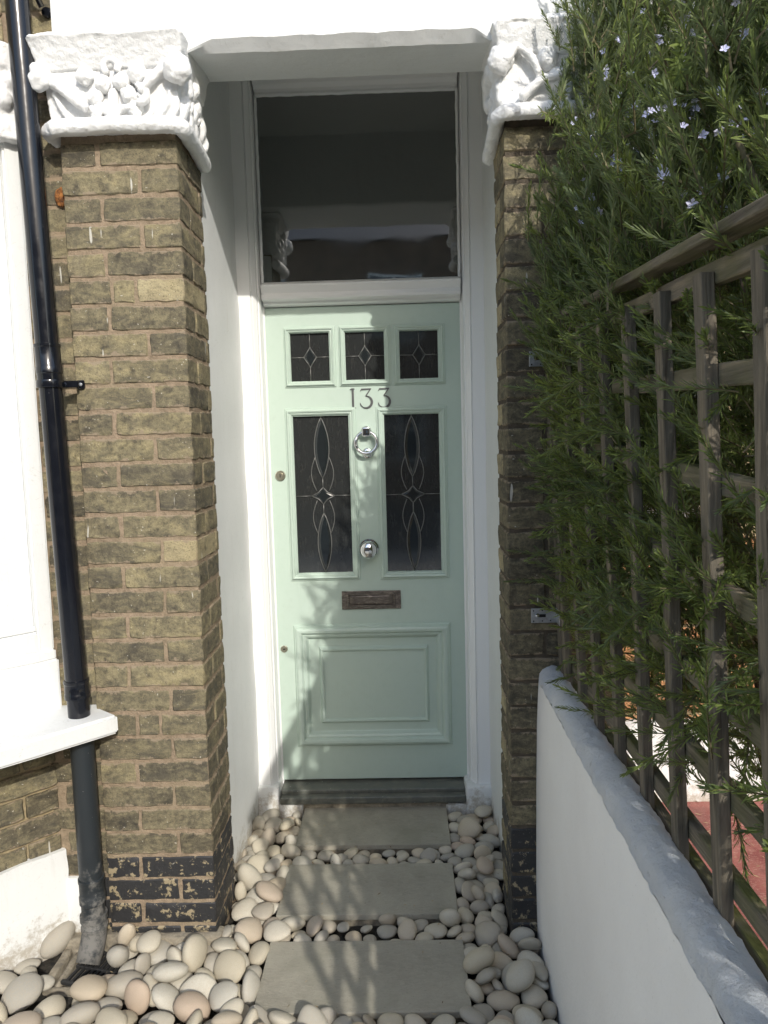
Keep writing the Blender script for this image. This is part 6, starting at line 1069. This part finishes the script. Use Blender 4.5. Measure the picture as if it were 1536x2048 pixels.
# ================================================================== low white garden wall with rough coping
gw = thing('garden_wall', 'low white rendered garden wall with a rough rounded top beside the path', 'wall', (.58, -2.2, -.12))
def GWf(o): o.location = o.location-gw.location; return o
bm = bmesh.new(); ny = 150; Y0, Y1 = -.941, -4.5
rows = []
for j in range(ny+1):
    y = Y0+(Y1-Y0)*(j/ny)**1.15
    zt_ = .778-.014*(-.94-y)
    n1 = noise.noise(Vector((0, y*9, 1)))*.004; n2 = noise.noise(Vector((5, y*22, 1)))*.003
    xi = .533-.001*0
    sec = [(xi+.004, -.14), (xi, .10), (xi+.002, .40), (xi+.006, .62), (xi+.010, zt_-.035), (xi+.013+n1*.5, zt_-.012+n2), (xi+.022+n2, zt_+.000+n1), (xi+.036, zt_+.008+n2), (xi+.052+n1, zt_+.011+n1), (xi+.066+n2, zt_+.009), (xi+.078+n1, zt_+.000+n2), (xi+.084+n2, zt_-.018), (xi+.086, zt_-.05), (xi+.086, .3), (xi+.086, -.14)]
    out = []
    for (a_, b_) in sec:
        q = Vector((a_, y, b_)); q += noise.noise_vector(q*7)*.0016
        if b_ > zt_-.04: q += noise.noise_vector(q*38)*.0035+noise.noise_vector(q*90)*.0016
        out.append(bm.verts.new(q))
    rows.append(out)
for a_, b_ in zip(rows, rows[1:]):
    for k in range(len(a_)-1): bm.faces.new((a_[k], a_[k+1], b_[k+1], b_[k])).material_index = 1 if 3 < k < 12 else 0
bm.faces.new(rows[0]); bm.faces.new(rows[-1][::-1])
bmesh.ops.recalc_face_normals(bm, faces=bm.faces[:])
cop = bm.copy()
bmesh.ops.delete(bm, geom=[f for f in bm.faces if f.material_index == 1], context='FACES')
bmesh.ops.delete(cop, geom=[f for f in cop.faces if f.material_index == 0], context='FACES')
for f in cop.faces: f.material_index = 0
bmesh.ops.subdivide_edges(cop, edges=cop.edges[:], cuts=1, use_grid_fill=True)
for v in cop.verts:
    if v.co.z > .70: v.co += noise.noise_vector(v.co*55)*.0030+noise.noise_vector(v.co*120)*.0018
GWf(smooth(obj('coping', cop, M['coping'], gw), 70))
GWf(smooth(obj('wall_body', bm, M['gwall'], gw), 60))

# ================================================================== trellis
tr = thing('trellis', 'weathered square timber trellis standing on the low white wall', 'trellis', (.6, -2.0, .7))
def TR(o): o.location = o.location-tr.location; return o
def tx_(z): return .602-.045*(z-.8)
rr = random.Random(9)
def batten(y, w, x_off, z0, z1, th_, name='batten'):
    bm = bmesh.new(); n = 14; rows = []
    ph = rr.random()*9
    for i in range(n+1):
        z = z0+(z1-z0)*i/n; x = tx_(z)+x_off; wob = noise.noise(Vector((ph, 0, z*3)))*.003; wy = noise.noise(Vector((0, ph, z*2.5)))*.004
        rows.append([bm.verts.new((x+wob+a, y+wy+b, z)) for a, b in ((0, 0), (0, -w), (th_, -w), (th_, 0))])
    for a_, b_ in zip(rows, rows[1:]):
        for k in range(4): bm.faces.new((a_[k], a_[(k+1) % 4], b_[(k+1) % 4], b_[k]))
    bm.faces.new(rows[0]); bm.faces.new(rows[-1][::-1]); bmesh.ops.recalc_face_normals(bm, faces=bm.faces[:])
    es = [e for e in bm.edges if abs(e.verts[0].co.z-e.verts[1].co.z) > .01]
    bmesh.ops.bevel(bm, geom=es, offset=.0015, segments=1, affect='EDGES')
    return TR(obj(name, bm, M['batten'], tr))
yb = [-1.02, -1.19, -1.36, -1.535, -1.71, -1.885, -2.055, -2.225, -2.39, -2.56, -2.73, -2.90]
for y in yb: batten(y, .031, 0, .70, 1.735-.045*(-1.1-y), .019)
batten(-.944, .034, .004, .74, 1.80, .034, 'end_post')
def rail(zf, zn, w, th_, x_off, mat, name='rail'):
    bm = bmesh.new(); rows = []; n = 22
    for i in range(n+1):
        y = -.95-(2.05)*i/n; z = zf+(zn-zf)*i/n+noise.noise(Vector((zf*5, y*3, 0)))*.004; x = tx_(z)+x_off
        rows.append([bm.verts.new((x+a, y, z+b)) for a, b in ((0, -w/2), (th_, -w/2), (th_, w/2), (0, w/2))])
    for a_, b_ in zip(rows, rows[1:]):
        for k in range(4): bm.faces.new((a_[k], a_[(k+1) % 4], b_[(k+1) % 4], b_[k]))
    bm.faces.new(rows[0]); bm.faces.new(rows[-1][::-1]); bmesh.ops.recalc_face_normals(bm, faces=bm.faces[:])
    es = [e for e in bm.edges if abs(e.verts[0].co.y-e.verts[1].co.y) > .01]
    bmesh.ops.bevel(bm, geom=es, offset=.002, segments=1, affect='EDGES')
    return TR(obj(name, bm, mat, tr))
for zf, zn in ((1.742, 1.650), (1.600, 1.515), (1.475, 1.345), (1.315, 1.185), (1.135, 1.035), (.965, .925), (.812, .800)):
    rail(zf, zn, .032, .019, .0195, M['rail'])
rail(.735, .725, .05, .02, .0195, M['rail'])
rail(1.792, 1.690, .016, .044, -.004, M['cap'], 'cap')
# steel angle brackets on the pier
for z, lab in ((1.698, 'upper galvanised bracket'), (.945, 'lower galvanised bracket')):
    bm = bmesh.new(); box(bm, .523, .600, -.946, -.942, z-.022, z+.022, .0008)
    box(bm, .598, .601, -.985, -.942, z-.022, z+.022, .0008)
    o = TR(obj('bracket', bm, M['galv'], tr)); o['label'] = lab
    bm = bmesh.new(); lathe(bm, [(0, 0), (.0065, 0), (.006, .004), (0, .005)], (.541, -.946, z+.002), (0, -1, 0), 16); obj('screw', bm, M['chrome'], o)
    bm = bmesh.new(); box(bm, .540, .566, -.9475, -.9455, z-.0045, z+.0045, .0005)
    for hx, hz in ((.530, .015), (.530, -.016), (.556, .016), (.556, -.016), (.58, .015), (.58, -.015)): lathe(bm, [(0, 0), (.0022, 0), (0, .0008)], (hx, -.9462, z+hz), (0, -1, 0), 8)
    obj('slot', bm, M['dark'], o)

# ================================================================== neighbour's side
nw = thing('neighbour_wall', 'sunlit orange brick and white wall seen low through the trellis', 'wall', (1.6, .1, -.1))
def NW(o): o.location = o.location-nw.location; return o
NW(bxo('painted_base', .80, 4.0, -.05, .1, -.14, .26, M['masonry'], nw, .005))
NW(bxo('mortar', .80, 4.0, -.012, .1, .26, 4.5, M['mortar_yel'], nw, 0))
rr = random.Random(44)
for k in range(17, 28):
    x = .81+(.11 if k % 2 else 0)
    while x < 2.3:
        o = brick(nw, x, x+.215, -.018, .085, k, M['orange_brick'], rr); o.location -= nw.location; o.location.z -= .002; x += .225
NW(bxo('side_pier', .80, 1.02, -.93, -.05, 1.2, 2.6, M['wallrender'], nw, 0))

# ================================================================== rosemary
rb = thing('rosemary_bush', 'large flowering rosemary bush growing through and over the trellis', 'shrub', (.98, -1.75, -.1))
def RB(o): o.location = o.location-rb.location; return o
rng = np.random.default_rng(11)
def sprig_template(seed, L, N, nl):
    """returns verts, quads/tris as (V, F list) : curved stem along z, narrow needles in whorls"""
    g = np.random.default_rng(seed); V = []; F = []; mat_i = []
    bend = g.uniform(-.10, .10, 2)*L
    def axis(t): return np.array([bend[0]*t*t, bend[1]*t*t, L*t])
    n = 7; rad = .0019
    for i in range(n+1):
        t = i/n; c = axis(t); r_ = rad*(1-.6*t)
        for a in range(3): V.append(c+r_*np.array([cos(2.09*a), sin(2.09*a), 0]))
    for i in range(n):
        for a in range(3):
            p = i*3+a; q = i*3+(a+1) % 3; F.append((p, q, q+3, p+3)); mat_i.append(1)
    for i in range(N):
        t = .04+.96*((i+g.random())/N); c = axis(t); ph = i*2.4+g.normal(0, .35)
        el = math.radians(g.normal(38+34*t, 11)) ; l = nl*g.uniform(.75, 1.15)*(1 if t < .82 else (1-(t-.82)*2.6))
        out = np.array([cos(ph), sin(ph), 0]); up = np.array([0, 0, 1.0]); d = out*cos(el)+up*sin(el)
        side = np.cross(d, up if abs(d[2]) < .95 else out); side /= np.linalg.norm(side)+1e-9
        nr = np.cross(side, d); cur = g.uniform(-.12, .16)
        wd = .00125*g.uniform(.85, 1.25)
        m1 = c+d*l*.35+nr*cur*l*.12; m2 = c+d*l*.75+nr*cur*l*.5; tip = c+d*l+nr*cur*l
        b0 = len(V)
        V += [c, m1+side*wd, m1-side*wd, m2+side*wd*.95, m2-side*wd*.95, tip]
        F += [(b0, b0+1, b0+2), (b0+1, b0+3, b0+4, b0+2), (b0+3, b0+5, b0+4)]; mat_i += [0, 0, 0]
    return np.array(V), F, mat_i
TEMPL = [sprig_template(s, L, N, nl) for s, L, N, nl in ((1, .17, 92, .024), (2, .20, 104, .026), (3, .14, 80, .024), (4, .23, 116, .026), (5, .16, 86, .027), (6, .12, 70, .022))]
def mesh_from(name, V, F, mi):
    me = bpy.data.meshes.new(name); me.from_pydata([tuple(v) for v in V], [], F); me.materials.append(M['needle']); me.materials.append(M['stem'])
    me.polygons.foreach_set('material_index', mi); me.update(); return me
tv = sprig_template(9, .17, 40, .030); ctr_ = tv[0].copy(); TEMPL.append(tv)
SM = [mesh_from('sprig', *t_) for t_ in TEMPL]
SDX, SDZ = math.tan(AZ), math.tan(EL)/cos(AZ)
def shades_lit_door(p):
    """true when a twig at p would throw its shadow on the part of the doorway that the sun reaches"""
    t_ = -p[1]; x = p[0]-SDX*t_; z = p[2]-SDZ*t_
    if z > 2.0: return False
    if z > 1.45: return x < .085
    if z > .1: return x < .085-(1.45-z)*.355
    # ground in front of the door
    tg = (p[2]+.07)/SDZ; xg = p[0]-SDX*tg; yg = p[1]+tg
    if yg < -.10: return xg < -.27+(-.96-yg)*.31
    return x < -.40
sprigs = []
def ok(p):
    q = np.array(p)
    if q[2] < 1.80 and q[0] < tx_(q[2])-.095: return False
    if q[2] >= 1.80 and q[0] < (.478 if q[2] < 2.25 else .50)+.06*rng.random(): return False
    return True
def try_add(o, d, sc_, k, loose=.03):
    if o[2]+.08 > 2.80+(o[1]+1.1)*.55+.12*math.sin(o[1]*9)*math.sin(o[0]*7): return
    tip = o+d*.17*sc_
    if not ok(tip): return
    tw = -tip[1]-.939; xw = tip[0]-SDX*tw; zw = tip[2]-SDZ*tw
    if zw > 2.06 and xw < .565 and rng.random() > .10: return
    if shades_lit_door(tip) or shades_lit_door(o):
        q_ = np.array([.16, 0, 0])
        fringe = not (shades_lit_door(tip+q_) or shades_lit_door(o+q_))
        if rng.random() > (.36 if fringe else loose*.6): return
    if tip[1] > -.965 or o[1] > -.965: return
    sprigs.append((o, d, sc_, k))
def env_left(y, z):
    """left limit of the bush (x) over the wall"""
    if z < 1.78: return tx_(z)-.035
    return .52+.05*math.sin(z*7+y*3)+max(0, (2.0-z))*.25+max(0, z-2.2)*.10
# inner mass
def zone(n, x0, x1, y0, y1, z0, z1, bias=1.0, sc0=.85, sc1=1.2, dirb=(-.35, -.25, .8), spread=.45):
    for _ in range(n):
        y = rng.uniform(y0, y1); z = rng.uniform(z0, z1); el = env_left(y, z)
        xa = max(x0, el); x = xa+(x1-xa)*rng.random()**bias
        d = np.array(dirb)+rng.normal(0, spread, 3); d /= np.linalg.norm(d)
        try_add(np.array([x, y, z]), d, rng.uniform(sc0, sc1), rng.integers(6))
ZONES = [
 (1250, .50, .95, -1.25, -.99, 1.58, 2.80, 1.3, .8, 1.1, (-.35, -.10, .85), .42),       # against the pier, over the path
 (1500, .54, 1.15, -1.70, -1.12, 1.66, 2.85, 1.4, .8, 1.25, (-.32, -.15, .85), .46),
 (1400, .62, 1.25, -2.25, -1.55, 1.72, 2.80, 1.4, .85, 1.3, (-.32, -.15, .85), .46),
 (260, .80, 1.45, -2.55, -2.15, 1.60, 2.75, 1.2, .9, 1.3, (-.35, -.15, .85), .45),
 (950, .63, .95, -1.75, -.99, .98, 1.75, 1.6, .75, 1.1, (-.60, -.25, .45), .45),       # through the trellis
 (480, .64, 1.0, -2.35, -1.70, .98, 1.70, 1.5, .8, 1.1, (-.45, -.30, .5), .45),
 (280, .58, .68, -2.15, -1.02, 1.00, 1.74, 1.0, .75, 1.05, (-.45, -.25, .55), .5),
 (120, .64, .95, -1.70, -1.05, .84, 1.02, 1.5, .7, 1.0, (-.45, -.30, .25), .5),
 (70, .64, .9, -2.4, -1.7, .88, 1.05, 1.6, .7, 1.0, (-.45, -.30, .3), .5),
]
INNER = [(1300, .88, 1.6, -3.1, -1.05, .95, 2.6, 1.0, 1.3, 1.8, (-.2, -.1, .8), .6)]  # core thickened and extended nearer, out of view, for evener shade on slabs
for z_ in ZONES: zone(*z_)
n_outer = len(sprigs)
for z_ in INNER: zone(*z_)
sprigs = [(a_, b_, c_, d_ if i_ < n_outer else 6) for i_, (a_, b_, c_, d_) in enumerate(sprigs)]
print('outer', n_outer, 'inner', len(sprigs)-n_outer)
# woody framework
trunk0 = np.array([1.02, -1.72, -.12])
targets = [(.80, -1.25, 1.7), (.72, -1.15, 2.2), (.85, -1.45, 2.4), (.75, -1.75, 2.0), (.95, -1.9, 2.5), (.85, -2.15, 1.9), (.78, -1.3, 1.2), (.8, -1.6, 1.1), (.85, -2.2, 1.35), (.7, -1.5, 1.6), (1.1, -2.2, 2.3), (.68, -1.95, 1.72), (.66, -1.45, 2.1), (.74, -2.35, 2.05)]
crotch = trunk0+np.array([-.02, .02, .55])
bm = bmesh.new(); pts = [trunk0+(crotch-trunk0)*t_+np.array([.03*math.sin(t_*5), .025*math.sin(t_*7+1), 0]) for t_ in np.linspace(0, 1, 9)]
tube(bm, pts, [.042-.018*t_ for t_ in np.linspace(0, 1, 9)], 10); rough(bm, .006, 30, 2); RB(smooth(obj('trunk', bm, M['bark'], rb)))
for i, tg_ in enumerate(targets):
    tg_ = np.array(tg_); bm = bmesh.new(); st = trunk0+(crotch-trunk0)*rng.uniform(.45, 1.0)
    pts = []
    for t_ in np.linspace(0, 1, 12):
        b_ = st+(tg_-st)*np.array([t_, t_, t_**.8]); b_ = b_+np.array([math.sin(t_*6+i)*.03, math.cos(t_*5+i*2)*.03, 0])*t_*(1.2-t_); pts.append(b_)
    tube(bm, pts, [.014*(1-t_)+.0035 for t_ in np.linspace(0, 1, 12)], 7); rough(bm, .0015, 60, i); RB(smooth(obj('branch', bm, M['bark'], rb)))
    for k_ in range(8):
        t_ = rng.uniform(.55, 1); b_ = pts[int(t_*11)]; d = np.array([-.3, -.2, .7])+rng.normal(0, .5, 3); d /= np.linalg.norm(d); try_add(b_, d, rng.uniform(.9, 1.2), rng.integers(6), 0)
# bare snapped twigs poking out
for a_, b_, r_ in (((.72, -2.0, 1.75), (.665, -1.93, 1.93), .007), ((.76, -2.24, 1.74), (.745, -2.2, 1.90), .006), ((.70, -1.95, 1.62), (.585, -1.90, 1.60), .0055)):
    bm = bmesh.new(); a_, b_ = Vector(a_), Vector(b_); pts = [a_.lerp(b_, t_/6)+noise.noise_vector(a_*9+Vector((t_, 0, 0)))*.008 for t_ in range(7)]
    tube(bm, pts, [r_*(1-.06*t_) for t_ in range(7)], 7); RB(smooth(obj('bare_twig', bm, M['stem'], rb)))
# rank by how large they show; the nearest become parts, the remainder one mass
cl_ = np.array(cam.location)
def frame(d, roll):
    z_ = d/np.linalg.norm(d); a_ = np.array([0, 0, 1.]) if abs(z_[2]) < .95 else np.array([1., 0, 0]); x_ = np.cross(a_, z_); x_ /= np.linalg.norm(x_); y_ = np.cross(z_, x_)
    x2 = x_*cos(roll)+y_*sin(roll); y2 = -x_*sin(roll)+y_*cos(roll); return np.stack([x2, y2, z_], 1)
Minv = np.array(cam.matrix_world.inverted())
def vis(s):
    p = Minv[:3, :3] @ s[0] + Minv[:3, 3]; u = p[0]/-p[2]*1491+768; v = 1024-p[1]/-p[2]*1491
    inside = (p[2] < 0 and u < 1560 and v > -30)
    return (np.linalg.norm(s[0]-cl_)+ (0 if inside else 5) + max(0, s[0][0]-.75)*2.0)
sprigs.sort(key=vis)
print('sprigs', len(sprigs))
BV, BF, BMI = [], [], []; off_ = 0
for i, (o_, d, sc_, k) in enumerate(sprigs):
    Rm = frame(d, rng.uniform(0, 6.28))
    if i < 290:
        o = bpy.data.objects.new('sprig', SM[k]); COL.objects.link(o); o.parent = rb
        mt = Matrix([list(Rm[r_]*sc_)+[o_[r_]] for r_ in range(3)]+[[0, 0, 0, 1]]); o.matrix_basis = Matrix.Translation(-rb.location) @ mt
    else:
        V, F, mi = TEMPL[k]; BV.append(V @ (Rm.T*sc_) + o_); BF += [tuple(v+off_ for v in f) for f in F]; BMI += mi; off_ += len(V)
me = mesh_from('foliage', np.concatenate(BV), BF, BMI); o = RB(obj('foliage', me, None, rb)); o['kind'] = 'stuff'
# flowers: small pale lavender blossoms in clusters up the shoots
fb = bmesh.new()
for i in range(5):
    a_ = 2*pi*i/5+random.uniform(-.3, .3); l = .0062*random.uniform(.8, 1.2); w_ = .0023; u = Vector((cos(a_), sin(a_), .35)); s_ = Vector((-sin(a_), cos(a_), 0))
    v_ = [fb.verts.new((0, 0, -.002)), fb.verts.new(u*l*.6+s_*w_), fb.verts.new(u*l+Vector((0, 0, -.001))), fb.verts.new(u*l*.6-s_*w_)]
    fb.faces.new(v_)
fm = bpy.data.meshes.new('flower'); fb.to_mesh(fm); fb.free(); fm.materials.append(M['petal'])
nf = 0
cand = [s for s in sprigs if s[3] < 6 and s[0][2] > 1.85 and -2.4 < s[0][1] < -1.25 and s[0][0] < env_left(s[0][1], s[0][2])+.20 and s[0][0] > .62]
rng.shuffle(cand)
for s in cand:
    Rm = frame(s[1], 0)
    for j in range(rng.integers(2, 5)):
        if nf >= 280: break
        t_ = rng.uniform(.2, .95); p = s[0]+s[1]*.17*s[2]*t_+rng.normal(0, .008, 3)
        o = bpy.data.objects.new('flower', fm); COL.objects.link(o); o.parent = rb
        f_ = Matrix([list(v) for v in frame(np.array([-.3, -.8, .2])+rng.normal(0, .5, 3), rng.uniform(0, 6))]).to_4x4(); f_.translation = Vector(p)-rb.location
        o.matrix_basis = f_ @ Matrix.Scale(rng.uniform(.9, 1.6), 4); nf += 1

# twigs and needles dropped on the neighbour's red path
lm = bmesh.new()
for i in range(900):
    p = Vector((random.uniform(.70, 2.4), random.uniform(-2.6, -.05), GZ+.0235)); a_ = random.uniform(0, pi); l = random.uniform(.006, .02); d = Vector((cos(a_), sin(a_), random.uniform(-.0, .15)))*l; s_ = Vector((-sin(a_), cos(a_), 0))*random.uniform(.0008, .003)
    lm.faces.new([lm.verts.new(p-d-s_*.2), lm.verts.new(p+s_), lm.verts.new(p+d), lm.verts.new(p-s_)])
a = Mat('dry_litter', (.30, .20, .10), .9); a.color(a.mix(a.n('ShaderNodeNewGeometry').outputs['Random Per Island'], (.12, .08, .05), (.48, .36, .2)))
o = obj('leaf_litter', lm, a.m); o['kind'] = 'stuff'; tag(o, 'dry needles and twigs scattered on the red path behind the trellis', 'litter')

lm = bmesh.new()
for i in range(170):
    p = Vector((random.uniform(-1.1, .5), random.uniform(-1.5, -.15), random.uniform(-.098, -.060)));
    if abs(p.x) < .31 and p.y > -1.26 and random.random() < .8: p.z = -.0705
    a_ = random.uniform(0, pi); l = random.uniform(.003, .010); d = Vector((cos(a_), sin(a_), random.uniform(-.1, .1)))*l; s_ = Vector((-sin(a_), cos(a_), 0))*random.uniform(.0006, .0025)
    lm.faces.new([lm.verts.new(p-d-s_*.2), lm.verts.new(p+s_), lm.verts.new(p+d), lm.verts.new(p-s_)])
o = obj('fallen_leaf_bits', lm, a.m, bed); o['kind'] = 'stuff'

# ================================================================== houses across the street (mirrored in the glass)
oh = thing('terraced_house', 'brick terraced house across the street with white sash windows', 'house', (0, -18, 0))
def OH(o): o.location = o.location-oh.location; return o
a = Mat('street_brick', (.16, .10, .07), .9); a.color(a.ramp(a.noise(a.co(False), 3, 5), [(.3, (.11, .07, .05)), (.7, (.2, .13, .09))])); sbm = a.m
OH(bxo('wall', -14, 14, -24, -17, -.2, 6.7, sbm, oh, 0))
rf = bmesh.new(); prism(rf, [(-14.2, -16.8, 6.7), (-14.2, -24.2, 6.7), (-14.2, -21.5, 8.7)], (28.4, 0, 0)); OH(obj('roof', rf, M['slate'], oh))
for x in (-11, -7.3, -3.6, .1, 3.8, 7.5, 11.2):
    for z in (.9, 4.1):
        f_ = OH(bxo('window', x-.75, x+.75, -17.02, -16.96, z, z+1.7, M['joinery'], oh, 0))
        for qx in (-.70, .04):
            for qz in (.06, .88): obj('glass', (lambda b_: (box(b_, x+qx, x+qx+.66, -16.965, -16.95, z+qz, z+qz+.76), b_)[1])(bmesh.new()), M['houseglass'], f_)
